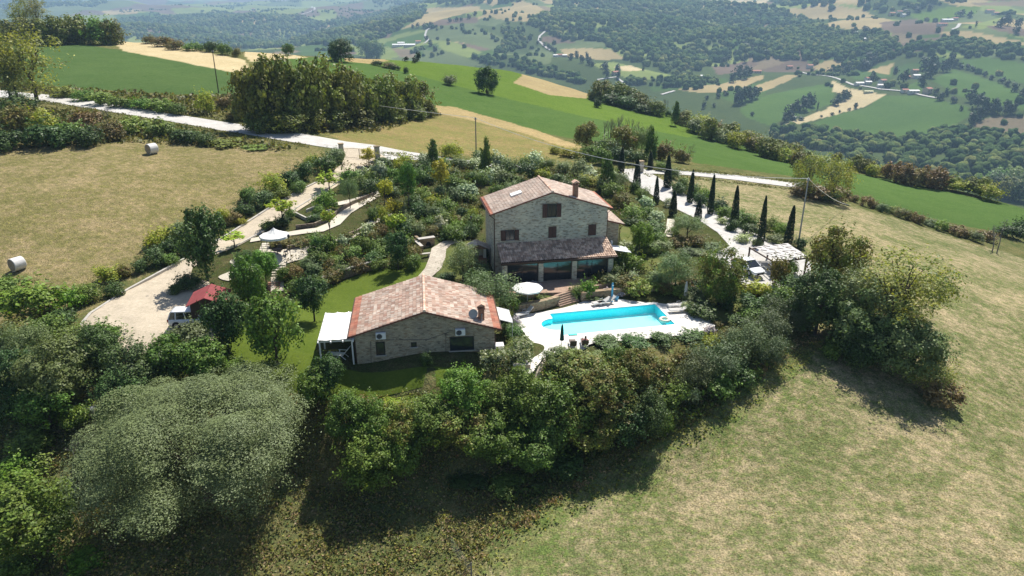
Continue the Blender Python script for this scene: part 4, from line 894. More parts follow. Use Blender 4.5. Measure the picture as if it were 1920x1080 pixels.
COU = [(-2.12,.4,.86,.78),(-2.02,.3,.93,.93),(-1.5,.26,.94,1),(0,.22,.88,1),(1.0,.24,.84,1),(1.7,.26,.74,.95),(2.05,.32,.64,.84),(2.15,.4,.54,.68)]
c0 = hit(365, 612); car('parked_car', 'tall white hatchback car parked in front of the red roofed shed', tuple(c0+np.array([0,0,.14])), R(4), SUV, (1.15,.55,-1.75,-2.02,.98,1.62), 1.8, 4.2, 2.6, .34, True)
a, b = at(1380,492,1.0), at(1424,515,1.0); yw = math.atan2(b[1]-a[1], b[0]-a[0]); c0 = hit(1402, 510)
car('parked_car', 'low white coupe parked among shrubs near the carport', tuple(c0+np.array([0,0,.12])), yw, COU, (1.05,.25,-.85,-1.85,.86,1.32), 1.82, 4.3, 2.55, .33, False)
# ------------------------------------------------------------------ carport
cor = [at(*p, 1.8) for p in ((1406,464),(1477,457),(1513,481),(1450,490))]
M['shade'] = plain('pale_reed_shade', (.52, .50, .47), .9, 0, .12, 2)
cp = empty('carport', (*np.mean(cor, axis=0), 0), 0, 'open carport with pale shade panels at the end of the lower drive', 'carport'); c0 = np.mean(cor, axis=0)
C4 = [Vector((*(p-c0), 1.75)) for p in cor]
def q4(u, v, dz=0.): return C4[0].lerp(C4[1], u).lerp(C4[3].lerp(C4[2], u), v) + Vector((0,0,dz))
for u in (0,.333,.667,1): MB().beam(q4(u,-.03),q4(u,1.03),.1,.14).build('beam', M['wood_dark'], cp)
for v in (0,1): MB().beam(q4(-.02,v,-.15),q4(1.02,v,-.15),.12,.14).build('crossbeam', M['wood_dark'], cp)
for u, v in ((0,0),(0,1),(1,0),(1,1),(.5,0),(.5,1)): p = q4(u,v,-.22); MB().box(p.x-.08,p.x+.08,p.y-.08,p.y+.08,-.8,p.z).build('post', M['wood_dark'], cp)
for i in range(4):
    for j in range(4):
        if i == 0 and j < 2: pass
        u0, u1 = .10+i*.225, .10+i*.225+.215; v0, v1 = .02+j*.245, .02+j*.245+.235; sk = .03*((i+j)%2)
        p = [q4(u0,v0+sk*0,.10+sk),q4(u1,v0,.10+sk),q4(u1,v1,.10+sk),q4(u0,v1,.10+sk)]
        MB().add(p+[x+Vector((0,0,.03)) for x in p],[(0,1,2,3),(7,6,5,4),(0,1,5,4),(1,2,6,5),(2,3,7,6),(3,0,4,7)]).build('shade_panel', M['shade'], cp)
        MB().beam(q4(u0+.02,v0+.02,.15+sk),q4(u0+.12,v0+.13,.15+sk),.07,.05).build('batten', M['wood_dark'], cp)
# ------------------------------------------------------------------ parasols, loungers, pool things
def parasol(loc, r, h, label, mat, closed=False, tilt=0.):
    p = empty('parasol', loc, 0, label, 'parasol', 'parasols by the pool')
    MB().tube([(0,0,0),(0,0,h)], .025, 8).build('pole', M['white_metal'] if not closed else M['metal'], p)
    MB().lathe([(.28,.0),(.28,.07),(.06,.1),(.05,.25)],16).build('base', M['concrete'], p)
    n = 8; V = []; F = []
    prof = [(0,h+.05),(r*.33,h-.09),(r*.7,h-.26),(r,h-.44),(r*1.0,h-.56)] if not closed else [(.02,h+.1),(.09,h-.1),(.13,h-.5),(.16,h-1.1),(.19,h-1.45),(.14,h-1.5)]
    for (rr, z) in prof:
        for k in range(n*4): t = 2*math.pi*k/(n*4); q = 1-(.06 if not closed else .28)*abs(math.sin(t*n/2)); V.append((rr*q*math.cos(t), rr*q*math.sin(t), z))
    for i in range(len(prof)-1):
        for k in range(n*4): F.append((i*n*4+k,i*n*4+(k+1)%(n*4),(i+1)*n*4+(k+1)%(n*4),(i+1)*n*4+k))
    o = link('canopy', mesh_np('canopy', V, F), p, mat); o.modifiers.new('t','SOLIDIFY').thickness = .008
    if not closed:
        for k in range(n): t = 2*math.pi*k/n; MB().tube([(0,0,h-.02),(r*.97*math.cos(t),r*.97*math.sin(t),h-.46)],.01,4).build('rib', M['metal'], p)
    o.rotation_euler = (tilt, 0, 0); return p
parasol((*at(989,575,0.12),.12), 1.55, 2.5, 'open white parasol in front of the retaining wall left of the terrace steps', M['canvas'])
parasol((*at(1053,656,.12),.12), .2, 2.45, 'closed dark green parasol at the near edge of the pool', M['green_cloth'], True)
parasol((*at(1284,568,.12),.12), .2, 2.3, 'closed grey parasol behind the loungers right of the pool', M['cloth_grey'], True)
def lounger(loc, yaw, label, back=40, mat=None, wide=.64):
    mat = mat or M['cloth_grey']; l = empty('sun_lounger', loc, yaw, label, 'sun lounger', 'sun loungers around the pool')
    f = MB(); 
    for s in (-1,1): f.tube([(s*wide/2,-1.0,.3),(s*wide/2,.35,.32)],.022,6)
    f.tube([(-wide/2,-1.0,.3),(wide/2,-1.0,.3)],.022,6); f.build('frame', M['white_metal'], l)
    for s in (-1,1):
        for y in (-.8,.3): MB().tube([(s*wide/2,y-.1,0),(s*wide/2,y,.3)],.02,6).build('leg', M['white_metal'], l)
    MB().box(-wide/2+.02,wide/2-.02,-1.0,.35,.32,.36).build('seat', mat, l, bevel=.01)
    a = R(back); bk = MB().box(-wide/2+.02,wide/2-.02,0,.78,0,.045, Matrix.Translation((0,.35,.32))@Matrix.Rotation(a,4,'X')); bk.build('backrest', mat, l, bevel=.01)
    for s in (-1,1): MB().tube([(s*wide/2,.0,.33),(s*wide/2,.0,.52),(s*wide/2,.38,.54)],.018,6).build('armrest', M['white_metal'], l)
    return l
lounger((*at(983,592,.12),.12), R(-60), 'grey lounger with raised back nearest the cottage awning, left of the pool', 42)
lounger((*at(990,583,.12),.12), R(-65), 'grey lounger beside the left retaining wall under the white parasol', 30)
lounger((*at(1127,571,.12),.12), R(-68), 'grey lounger at the far side of the pool, left one of two', 25)
lounger((*at(1137,570,.12),.12), R(-64), 'grey lounger at the far side of the pool, right one of two', 32)
lounger((*at(1272,585,.12),.12), R(-82), 'white framed lounger right of the pool, nearer of two', 15)
lounger((*at(1270,576,.12),.12), R(-84), 'white framed lounger right of the pool, farther of two', 20)
dk = plain('brown_grey_mesh_fabric', (.16, .13, .11), .85)
lounger((*at(1074,652,.12),.12), R(180), 'empty dark lounger beside the closed green parasol, facing the pool', 62, dk)
lounger((*at(1096,650,.12),.12), R(180), 'dark lounger occupied by a person at the near pool edge', 58, dk)
def ring(loc):
    o = empty('swim_ring', loc, .3, 'cream inflatable ring floating in the right corner of the pool', 'swim ring')
    V = []; F = []; n, m_ = 28, 12
    for i in range(n):
        for j in range(m_): a, b = 2*math.pi*i/n, 2*math.pi*j/m_; q = .42+.15*math.cos(b); V.append((q*math.cos(a), q*math.sin(a), .13+.15*math.sin(b)*(1+.05*math.sin(a*9))))
    for i in range(n):
        for j in range(m_): F.append((i*m_+j,((i+1)%n)*m_+j,((i+1)%n)*m_+(j+1)%m_,i*m_+(j+1)%m_))
    link('tube', mesh_np('tube', V, F, True), o, M['water_ring'])
    lip = MB().tube([(.42+.0*math.cos(t),0,0) for t in (0,)]*1+[(.43,0,.29)],.02,5); lip.build('valve', M['white'], o)
ring((*at(1246,601,-.03),-.06))
gm_ = empty('swim_mat', (*at(1074,628,.14),.14), .2, 'small turquoise swim float lying at the near pool edge', 'swim float')
MB().box(-.42,.42,-.12,.12,0,.05).build('foam', M['green_vinyl'], gm_, bevel=.02); MB().tube([(-.36,-.1,.06),(-.36,.1,.06)],.012,5).build('seam', M['green_cloth'], gm_)
shw = empty('pool_shower', (*at(1147,566,.12),.12), 0, 'blue poolside shower column against the retaining wall', 'shower')
MB().lathe([(.16,0),(.16,.04),(.10,.06),(.11,1.9),(.08,2.1),(.02,2.15)],14).build('column', M['blue'], shw); MB().tube([(0,-.08,1.95),(0,-.32,1.98)],.02,6).lathe([(.08,0),(.08,.03)],12,Matrix.Translation((0,-.33,1.94))).build('shower_head', M['metal'], shw)
bx = empty('storage_box', (*at(1156,563,.12),.12), .1, 'small blue tub standing beside the blue shower column', 'tub')
MB().lathe([(.16,0),(.22,.38),(.24,.40),(.2,.40),(.15,.03)],14).build('tub', M['blue'], bx); MB().tube([(-.2,0,.38),(0,0,.55),(.2,0,.38)],.01,5).build('handle', M['white'], bx)
# white reclining garden chair by the pergola, table and chair behind the cottage
dc = empty('deck_chair', tuple(hit(640, 672)+np.array([0,0,.06])), R(-100), 'white plastic reclining chair beside the cottage pergola', 'chair')
MB().box(-.32,.32,-.55,.3,.33,.40).box(-.3,.3,-1.25,-.57,.30,.37).build('seat', M['white'], dc, bevel=.02); k = MB().box(-.3,.3,0,.95,0,.06, Matrix.Translation((0,.3,.36))@Matrix.Rotation(R(52),4,'X')); k.build('backrest', M['white'], dc, bevel=.02)
for s in (-1,1):
    MB().beam((s*.3,-.5,0),(s*.3,.0,.36),.05).build('leg', M['white'], dc); MB().beam((s*.3,.55,0),(s*.3,.1,.36),.05).build('leg', M['white'], dc); MB().box(s*.33-.04,s*.33+.04,-.3,.5,.60,.64).box(s*.33-.03,s*.33+.03,-.28,-.2,.36,.6).build('armrest', M['white'], dc)
tw = empty('patio_table', tuple(hit(936,660)+np.array([0,0,.05])), AYAW, 'small white table against the right wall of the cottage', 'table')
MB().box(-.4,.4,-.4,.4,.68,.72).build('tabletop', M['white'], tw, bevel=.01)
for x in (-.35,.35):
    for y in (-.35,.35): MB().box(x-.03,x+.03,y-.03,y+.03,0,.68).build('leg', M['white'], tw)
p_ = hit(940,668); chair(tuple(p_), R(170), 'white chair at the small table right of the cottage', M['white'], 'white patio chairs')
# ------------------------------------------------------------------ person on the lounger
def person(loc, yaw):
    r = empty('person', loc, yaw, 'person in a red pink top reclining on a lounger, facing the pool', 'person')
    pts = {}; E_ = []; RAD = {}
    def J(n, p, rad, par=None):
        pts[n] = len(pts); RAD[n] = rad; co.append(p)
        if par: E_.append((pts[par], pts[n]))
    co = []
    # reclining: hips at y=.12, legs stretched along -y, torso leaning back along +y
    J('pelvis',(0,.12,.50),.13); J('waist',(0,.24,.62),.115,'pelvis'); J('chest',(0,.42,.86),.135,'waist'); J('upper',(0,.50,1.0),.11,'chest'); J('neck',(0,.54,1.10),.052,'upper'); J('head0',(0,.545,1.19),.075,'neck'); J('head1',(0,.55,1.27),.092,'head0'); J('head2',(0,.56,1.345),.062,'head1'); J('nose',(0,.455,1.25),.018,'head1')
    for s, n in ((-1,'l'),(1,'r')):
        J('ear'+n,(s*.09,.56,1.26),.014,'head1')
        J('hip'+n,(s*.10,.06,.46),.095,'pelvis'); J('knee'+n,(s*.12,-.38,.56),.058,'hip'+n); J('calf'+n,(s*.12,-.56,.50),.055,'knee'+n); J('ank'+n,(s*.11,-.80,.41),.036,'calf'+n); J('foot'+n,(s*.12,-.84,.50),.034,'ank'+n); J('toe'+n,(s*.13,-.86,.60),.024,'foot'+n)
        J('sh'+n,(s*.19,.49,.99),.062,'upper'); J('elb'+n,(s*.31,.36,.74),.042,'sh'+n); J('wri'+n,(s*.31,.12,.62),.028,'elb'+n); J('palm'+n,(s*.31,.04,.60),.03,'wri'+n)
        for i, (dx, L_) in enumerate(((-.03,.065),(-.01,.078),(.01,.073),(.03,.058))):
            J(f'f{i}a{n}',(s*.31+dx*1.0,-.005,.60),.0095,'palm'+n); J(f'f{i}b{n}',(s*.31+dx*1.1,-.005-L_*.6,.59),.009,f'f{i}a{n}'); J(f'f{i}c{n}',(s*.31+dx*1.15,-.005-L_,.57),.008,f'f{i}b{n}')
        J('th'+n,(s*.31-s*.045,.05,.59),.010,'palm'+n); J('tb'+n,(s*.31-s*.065,.01,.58),.009,'th'+n)
    me = bpy.data.meshes.new('body'); me.from_pydata(co, E_, []); me.update()
    o = link('body', me, r, M['skin']); md = o.modifiers.new('skin','SKIN'); sv = me.skin_vertices[0].data
    for n, i in pts.items(): sv[i].radius = (RAD[n], RAD[n])
    sv[0].use_root = True; ss = o.modifiers.new('s','SUBSURF'); ss.levels = 1; ss.render_levels = 2; md.use_smooth_shade = True
    hb = MB().lathe([(.02,-.04),(.088,-.02),(.10,.04),(.085,.10),(.04,.135),(.0,.14)],14,Matrix.Translation((0,.575,1.27))); hb.build('hair', M['hair'], r, sm=True)
    tp = bpy.data.meshes.new('top'); tc = [(0,.14,.52),(0,.24,.63),(0,.42,.87),(0,.50,1.0),(0,.535,1.06),(-.19,.49,.99),(.19,.49,.99),(-.25,.42,.87),(.25,.42,.87)]
    tp.from_pydata(tc,[(0,1),(1,2),(2,3),(3,4),(3,5),(3,6),(5,7),(6,8)],[]); o2 = link('top', tp, r, M['cloth_red']); m2 = o2.modifiers.new('skin','SKIN')
    for i, q in enumerate((.145,.13,.15,.125,.062,.073,.073,.06,.06)): tp.skin_vertices[0].data[i].radius = (q, q)
    tp.skin_vertices[0].data[0].use_root = True; m3 = o2.modifiers.new('s','SUBSURF'); m3.levels = 1; m3.render_levels = 2
    sp = bpy.data.meshes.new('shorts'); sp.from_pydata([(0,.12,.5),(-.10,.06,.46),(.10,.06,.46),(-.11,-.14,.51),(.11,-.14,.51)],[(0,1),(0,2),(1,3),(2,4)],[]); o3 = link('shorts', sp, r, M['frame_dark']); o3.modifiers.new('skin','SKIN')
    for i, q in enumerate((.14,.11,.11,.092,.092)): sp.skin_vertices[0].data[i].radius = (q, q)
    sp.skin_vertices[0].data[0].use_root = True; m4 = o3.modifiers.new('s','SUBSURF'); m4.levels = 1; m4.render_levels = 2
    return r
lc = at(1096,650,.12); person((lc[0], lc[1], .06), R(180))
# ------------------------------------------------------------------ gates, poles, wires, bales, fence
def pillar(px, py, h, w, label):
    g = hit(px, py); r = empty('gate_pillar', tuple(g), R(20), label, 'gate pillar', 'stone gate pillars'); MB().box(-w/2,w/2,-w/2,w/2,-.5,h).build('shaft', M['stone'], r); MB().box(-w/2-.08,w/2+.08,-w/2-.08,w/2+.08,h+.001,h+.14).build('cap', M['stone3'], r); return g
ga = pillar(641,296,2.2,.7,'left stone pillar of the entrance gate on the gravel road'); gb_ = pillar(708,302,2.3,.75,'right stone pillar of the entrance gate on the gravel road')
gc = pillar(1201,323,1.9,.75,'stone pillar of the lower drive gate beside the cypresses')
def gate(a, b, label):
    a, b = Vector(a), Vector(b); L = (b-a).length; r = empty('iron_gate', tuple(a), math.atan2(b.y-a.y, b.x-a.x), label, 'gate', 'iron gates of the property'); dz = (b.z-a.z)
    for k in range(2):
        x0 = .4+k*(L-.8)/2; x1 = x0+(L-.8)/2-.04; f = MB(); zt = lambda x: 1.35+.35*math.cos((x-L/2)/(L/2)*1.4); z = lambda x: dz*x/L
        for x in (x0, x1): f.tube([(x,0,z(x)+.1),(x,0,z(x)+zt(x))],.03,5)
        f.tube([(x,0,z(x)+zt(x)) for x in np.linspace(x0,x1,7)],.025,5).tube([(x,0,z(x)+.2) for x in (x0,x1)],.025,5)
        lf = f.build('leaf', M['metal_dark'], r); bq = MB()
        for x in np.arange(x0+.15,x1,.16): bq.tube([(x,0,z(x)+.2),(x,0,z(x)+zt(x))],.008,4)
        bq.build('bars', M['metal_dark'], lf)
gate(ga, gb_, 'wide two leaf iron gate between the stone pillars on the gravel road')
gl_ = hit(1172,318); gate(gl_, gc, 'iron gate at the top of the lower drive beside the cypresses')
def pole(px, py, h, label, rad=.12, mat='bark_pale', lean=0.):
    g = hit(px, py); r = empty('utility_pole', tuple(g), 0, label, 'utility pole', 'poles of the overhead line')
    MB().lathe([(rad*1.2,-.5),(rad,.5),(rad*.7,h)],10).build('pole', M[mat], r); c = MB()
    c.lathe([(.04,0),(.07,.06),(.07,.12),(.04,.2)],8,Matrix.Translation((.12,0,h-.3))).lathe([(.04,0),(.07,.06),(.07,.12),(.04,.2)],8,Matrix.Translation((-.12,0,h-.3))); c.build('insulators', M['white'], r)
    MB().box(-.22,.22,-.04,.04,h-.38,h-.3).build('crossarm', M['metal'], r)
    return Vector((g[0], g[1], g[2]+h-.1))
t0 = pole(70,62,9,'distant pale pole among the trees on the top left ridge'); t1 = pole(410,174,9,'leaning dark pole at the edge of the green field, upper left',.12,'bark')
t2 = pole(893,300,7.6,'thin pole rising behind the garden shrubs above the farmhouse'); t3 = pole(1496,462,8.9,'tall metal pole beside the carport and the last cypress',.11,'metal')
t4 = hit(1590,388); t4 = Vector(t4)+Vector((0,0,.4))
def wire(a, b, sag, label):
    m = MB(); P = [a.lerp(b, i/24)-Vector((0,0,sag*4*(i/24)*(1-i/24))) for i in range(25)]; o = m.tube([p-a for p in P], .032, 4).build('overhead_wire', M['white'], None); o.location = a
    tag(o, label, 'wire', 'overhead wires across the garden')
wire(t0, t2, 6, 'overhead wire running from the top left ridge over the gravel road'); wire(t2, t3, 2.6, 'overhead wire crossing above the farmhouse roof and the cypresses'); wire(t3, t4, .6, 'overhead wire running down to the field right of the tall metal pole')
def bale(px, py, yaw, label, d=1.5, wd=1.25):
    g = hit(px, py); r = empty('hay_bale', tuple(g), yaw, label, 'hay bale', 'round hay bales in the left field')
    T_ = Matrix.Translation((0,0,d/2-.03))@Matrix.Rotation(R(90),4,'Y')
    MB().lathe([(d/2-.04,-wd/2),(d/2,-wd/2+.05),(d/2,wd/2-.05),(d/2-.04,wd/2)],32,T_).build('net_wrap', M['hay_wrap'], r, sm=False)
    for s in (-1,1):
        e_ = MB(); e_.lathe([(d/2-.06,s*(wd/2+.001)),(d/3,s*(wd/2+.03)),(.05,s*(wd/2+.01))],28,T_); e_.build('straw_end', M['hay'], r)
bale(35,506,R(62),'round pale hay bale at the left edge of the field'); bale(286,288,R(58),'round pale hay bale near the gravel road',1.6,1.35)
fp = hit(884,1082); fr = empty('fence_post', tuple(fp), 0, 'weathered wooden fence post with a netting end at the bottom edge', 'fence post')
MB().lathe([(.06,-.3),(.055,1.25),(.03,1.3)],8).build('post', M['bark_pale'], fr); MB().tube([(.03,0,1.3),(-.75,.4,-.3)],.035,6).build('brace', M['bark_pale'], fr)
nt_ = MB()
for k in range(8): nt_.tube([(-.02,0,.15+k*.14),(-1.6,2.6,.2+k*.14)],.003,3)
for k in range(12): nt_.tube([(-1.6*k/12,2.6*k/12,.1),(-1.6*k/12,2.6*k/12,1.2)],.003,3)
nt_.build('wire_netting', M['metal'], fr)
bs = hit(168, 778); bh = empty('beehive', tuple(bs+np.array([0,0,.0])), .3, 'pale wooden box in the shade of the hedge left of the grey willow', 'box')
MB().box(-.45,.45,-.35,.35,0,.55).build('body', M['plaster'], bh, bevel=.02); MB().box(-.5,.5,-.4,.4,.552,.62).build('lid', M['metal'], bh, bevel=.01)
wb_ = hit(442/4, 180); ub = empty('concrete_block', tuple(wb_), 0, 'pale concrete utility block beside the gravel road, upper left', 'utility box')
MB().box(-.6,.6,-.35,.35,-.2,.9).build('body', M['concrete'], ub, bevel=.02); MB().box(-.65,.65,-.4,.4,.902,1.0).build('cap', M['plaster'], ub)
# ------------------------------------------------------------------ far houses
def far_house(px, py, w, l, h, yaw, label, wall='plaster', roof='far_roof', rise=.3):
    g = hit(px, py); r = empty('farm_building' if w > 14 else 'village_house', tuple(g), yaw, label, 'house', 'distant houses and farm buildings')
    m = MB(); a, b = w/2, l/2; rz = h+b*rise*2*.5
    m.add([(-a,-b,-3),(a,-b,-3),(a,b,-3),(-a,b,-3),(-a,-b,h),(a,-b,h),(a,b,h),(-a,b,h),(-a,0,rz),(a,0,rz)],[(0,1,5,4),(2,3,7,6),(1,2,6,9,5),(3,0,4,8,7)]).build('wall', M[wall], r)
    o = .5
    MB().add([(-a-o,-b-o,h-.1),(a+o,-b-o,h-.1),(a+o,0,rz+.15),(-a-o,0,rz+.15),(-a-o,b+o,h-.1),(a+o,b+o,h-.1)],[(0,1,2,3),(3,2,5,4)]).build('roof', M[roof], r)
    for k in range(max(2, int(w/4))):
        x = -a+(k+.5)*w/max(2, int(w/4)); MB().box(x-.5,x+.5,-b-.04,-b-.005,h*.45,h*.45+1.2).build('window', M['glass'], r)
FH = [(748,87,30,12,4,.1,'long white roofed shed of the distant farm, leftmost','plaster','far_roof_pale'),(752,83,16,10,4,.1,'short white roofed shed behind the long farm shed','plaster','far_roof_pale'),(768,88,26,14,5,.05,'grey farm shed in the middle of the distant farm','concrete','far_roof_pale'),(784,81,12,9,5,.3,'small pale farmhouse at the right end of the distant farm','plaster','far_roof'),
 (1041,107,8,7,4,.2,'tiny white house left of the tree row on the middle slope','plaster','far_roof_pale'),(1049,106,12,8,4,.1,'pale roofed house beside the tiny white one on the middle slope','plaster','far_roof'),(1058,107,9,7,4,.3,'third small house in the row on the middle slope','plaster2','far_roof_pale'),
 (1154,139,11,8,4,.4,'lone house by the bend of the valley track','plaster2','far_roof'),(1320,146,14,8,4,.1,'long low house among trees above the brown field','plaster2','far_roof_pale'),(1417,137,18,9,4,0,'long reddish farmhouse above the pale diagonal field','plaster2','far_roof'),
 (1611,160,13,8,4,.1,'pale roofed house at the left end of the valley road','plaster','far_roof_pale'),(1627,152,8,8,5,.2,'small red roofed house above the valley road','plaster','far_roof'),(1627,158,9,7,4,.1,'white roofed house just below the red roofed one by the valley road','plaster','far_roof_pale'),(1654,156,10,8,5,.4,'red roofed house beside dark round trees on the valley road','plaster','far_roof'),(1651,164,10,7,4,-.1,'white roofed house nearest the pale triangular field','plaster','far_roof_pale'),
 (1714,138,10,8,6,.2,'upper red roofed house between two dark tree clumps','plaster2','far_roof'),(1717,147,11,8,5,.1,'pale house just below the red roofed one between dark clumps','plaster','far_roof_pale'),(1700,148,8,7,4,.3,'small ochre house left of the pale one between dark clumps','plaster2','far_roof'),(1738,175,10,9,7,.5,'square ochre tower house at the foot of the green slope','plaster2','far_roof'),(1696,173,9,7,4,.1,'low house right of the valley road bend','plaster','far_roof'),(1712,175,14,7,4,0,'long pale house above the big green field','plaster','far_roof_pale'),
 (1628,174,12,6,2.5,-.1,'yellowish low tunnel shed on the pale strip field','cream','cream'),(1775,41,24,11,5,0,'large white roofed building on the upper right ridge','plaster','far_roof_pale'),(1790,38,12,9,5,.2,'smaller building behind the large white roofed one','plaster','far_roof'),(1766,48,18,8,4,0,'grey house in front of the large white roofed building','plaster','far_roof'),
 (1672,29,14,9,6,.2,'red roofed house at the left of the hilltop hamlet','plaster2','far_roof'),(1686,26,12,9,6,0,'tallest pale house of the hilltop hamlet','plaster','far_roof'),(1693,31,11,8,5,.5,'white house at the right of the hilltop hamlet','plaster','far_roof_pale'),(1855,24,18,9,6,.1,'red roofed house on the far right ridge','plaster','far_roof'),(1866,28,14,9,5,.3,'pale pink house beside the red roofed one on the far right ridge','plaster','far_roof'),
 (1622,76,18,9,4,0,'pale roofed house in the woods below the upper fields','plaster','far_roof_pale'),(1634,74,14,8,4,.2,'bluish roofed house beside the pale one in the woods','concrete','far_roof_pale'),(475,18,20,10,6,.1,'tiny pale building on the upper left ridge road','plaster','far_roof'),(860,2,24,12,6,0,'far white building at the top edge of the view','plaster','far_roof_pale'),
 (1518,126,10,8,4,.2,'small house at the corner of the tan field, centre right','plaster','far_roof'),(1480,128,10,8,4,.1,'small ochre house among trees left of the tan field','plaster2','far_roof')]
M['cream'] = plain('cream_sheet', (.55, .52, .30), .8)
for f in FH: far_house(*f)
# pale tracks in the valley
def far_track(px, w):
    ribbon('valley_road', px, w, M['gravel'], 1.0, None, 12)
far_track([(812,50),(800,57),(797,66),(803,75),(795,82)], 5); far_track([(1024,58),(1012,68),(1010,76),(1018,84),(1036,96)], 5); far_track([(1500,135),(1540,142),(1570,148),(1600,160),(1650,168),(1700,172),(1760,185)], 4)
far_track([(1240,178),(1265,171)], 5); far_track([(585,12),(590,18),(570,26),(545,30)], 9); far_track([(1120,150),(1155,145),(1168,155)], 4); far_track([(1800,45),(1795,52),(1785,56)],6)
# ------------------------------------------------------------------ foliage templates (unit crowns: half width 1, half height 1)
def leaf_quads(P, Nn, size, asp=1.5):
    """one small bent leaf spray (a rhombic quad) per point, facing Nn"""
    n = len(P); a = rng.normal(size=(n, 3)); T = np.cross(Nn, a); T /= np.linalg.norm(T, axis=1)[:, None] + 1e-9; Bt = np.cross(Nn, T)
    s = (size * rng.uniform(.45, 1.0, n)**1.3*1.75)[:, None]; s2 = s / asp
    V = np.stack([P - T*s, P - Bt*s2 + Nn*s*.25, P + T*s, P + Bt*s2 - Nn*s*.15], 1).reshape(-1, 3)
    return V, np.arange(4*n).reshape(n, 4)
def sphere(n):
    d = rng.normal(size=(n, 3)); return d / np.linalg.norm(d, axis=1)[:, None]
def crown_mesh(name, nleaf, leaf, nlobe=14, lobe=(.28, .5), flat=.0, spr=.10, inner=.25, droop=0., shape='round', asp=1.5, sprig=.06):
    L = []
    for i in range(nlobe):
        d = sphere(1)[0]
        if shape == 'round': c = d * rng.uniform(.45, .72); c[2] = c[2]*.9 + .05
        elif shape == 'cone': h = rng.uniform(-.85, .9); w_ = .62*(1-(h+1)/2.15); a = rng.uniform(0, 6.28); c = np.array([math.cos(a)*w_, math.sin(a)*w_, h])
        elif shape == 'umbrella': a = rng.uniform(0, 6.28); q = rng.uniform(.2, .8); c = np.array([math.cos(a)*q, math.sin(a)*q, .1+rng.uniform(-.35, .35)*(1-q*.3)])
        elif shape == 'mound': c = d * rng.uniform(.4, .68); c[2] = abs(c[2])*.75 - .25
        r = rng.uniform(*lobe) * (1 if shape != 'cone' else (1.1-.45*(c[2]+1)/2)); L.append((c, r))
    L = [(np.zeros(3), .66 if nlobe > 50 else .5)] + L; wts = np.array([r*r for c, r in L]); wts[0] *= .6; wts /= wts.sum()
    k = rng.choice(len(L), nleaf, p=wts); C_ = np.array([L[i][0] for i in k]); r = np.array([L[i][1] for i in k])
    AN = rng.uniform(.7, 1.35, (len(L), 3)); d = sphere(nleaf); d[:, 2] = np.where((d[:, 2] < -.3) & (rng.random(nleaf) < .5), -d[:, 2], d[:, 2])
    rr = 1 - np.abs(rng.normal(0, spr, nleaf)); m = rng.random(nleaf); rr = np.where(m < inner, rng.uniform(.3, 1, nleaf), rr); rr = np.where(m > 1-sprig, 1 + np.abs(rng.normal(0, .16, nleaf)), rr)
    # drop most leaves hidden deep inside other lobes is not needed: keep them, they close the crown
    P = C_ + d * (r*rr)[:, None] * AN[k]
    ns = max(10, nlobe); sh = sphere(ns); sh[:, 2] = np.abs(sh[:, 2])*.9 - .1; ms = rng.random(nleaf) < .07; ks = rng.integers(0, ns, ms.sum()); tt = rng.uniform(.72, 1.12 if nlobe < 50 else .98, ms.sum())*rng.uniform(.85, 1.1 if nlobe < 50 else 1., ns)[ks]
    P[ms] = sh[ks]*tt[:, None] + rng.normal(0, .045 if nlobe < 50 else .03, (ms.sum(), 3)); d[ms] = sh[ks]; P[:, 2] -= droop * (np.hypot(P[:, 0], P[:, 1])**2) * .5
    Nn = d*1.1 + sphere(nleaf)*.6 + np.array([0, 0, .25]); Nn /= np.linalg.norm(Nn, axis=1)[:, None]
    lim = np.percentile(np.abs(P[:, :2]), 99); P[:, :2] /= lim; lo, hi = np.percentile(P[:, 2], .5), np.percentile(P[:, 2], 99.5); P[:, 2] = (P[:, 2]-lo)/(hi-lo)*2-1
    V, F = leaf_quads(P, Nn, leaf, asp); me = mesh_np(name, V, F); me.materials.append(M['fo']); return me
def cypress_mesh(name, n):
    h = rng.uniform(-1, 1, n); a = rng.uniform(0, 6.283, n); t = (h+1)/2; rad = np.where(t < .12, .75+t*2, np.sqrt(np.clip(1-(t-.12)/.88, 0, 1)) ** 1.1) * (1+.10*np.sin(a*5+h*9)) * (1-np.abs(rng.normal(0, .09, n)))
    rad = np.maximum(rad, .05); P = np.c_[rad*np.cos(a), rad*np.sin(a), h]; Nn = np.c_[np.cos(a), np.sin(a), np.full(n, .5)] + sphere(n)*.5; Nn /= np.linalg.norm(Nn, axis=1)[:, None]
    V, F = leaf_quads(P, Nn, .14, 1.6); V[:, 2] = V[:, 2]*1; V = V.reshape(-1, 4, 3); c = V.mean(1, keepdims=True); V = c + (V-c)*np.array([1, 1, .16]); me = mesh_np(name, V.reshape(-1, 3), F); me.materials.append(M['fo_dark']); return me
def branch(m, p, d, L, r, depth, tips, n=5, up=.12):
    p, d = Vector(p), Vector(d).normalized(); pts = [p]; q = p.copy(); dd = d.copy()
    for k in range(3): dd = (dd + Vector(rng.normal(0, .13, 3)) + Vector((0, 0, up*.5))).normalized(); q = q + dd*L/3; pts.append(q.copy())
    m.tube(pts, [r, r*.85, r*.68, r*.5], n, False)
    if depth > 0:
        for k in range(3 if depth > 1 else 4):
            f = rng.uniform(.45, 1); i = min(2, int(f*3)); b = pts[i].lerp(pts[i+1], f*3-i if i < 3 else 1)
            nd = (dd + Vector(rng.normal(0, .62, 3)) + Vector((0, 0, up))).normalized(); branch(m, b, nd, L*rng.uniform(.55, .75), r*.5, depth-1, tips, 4, up)
    tips.append(pts[-1])
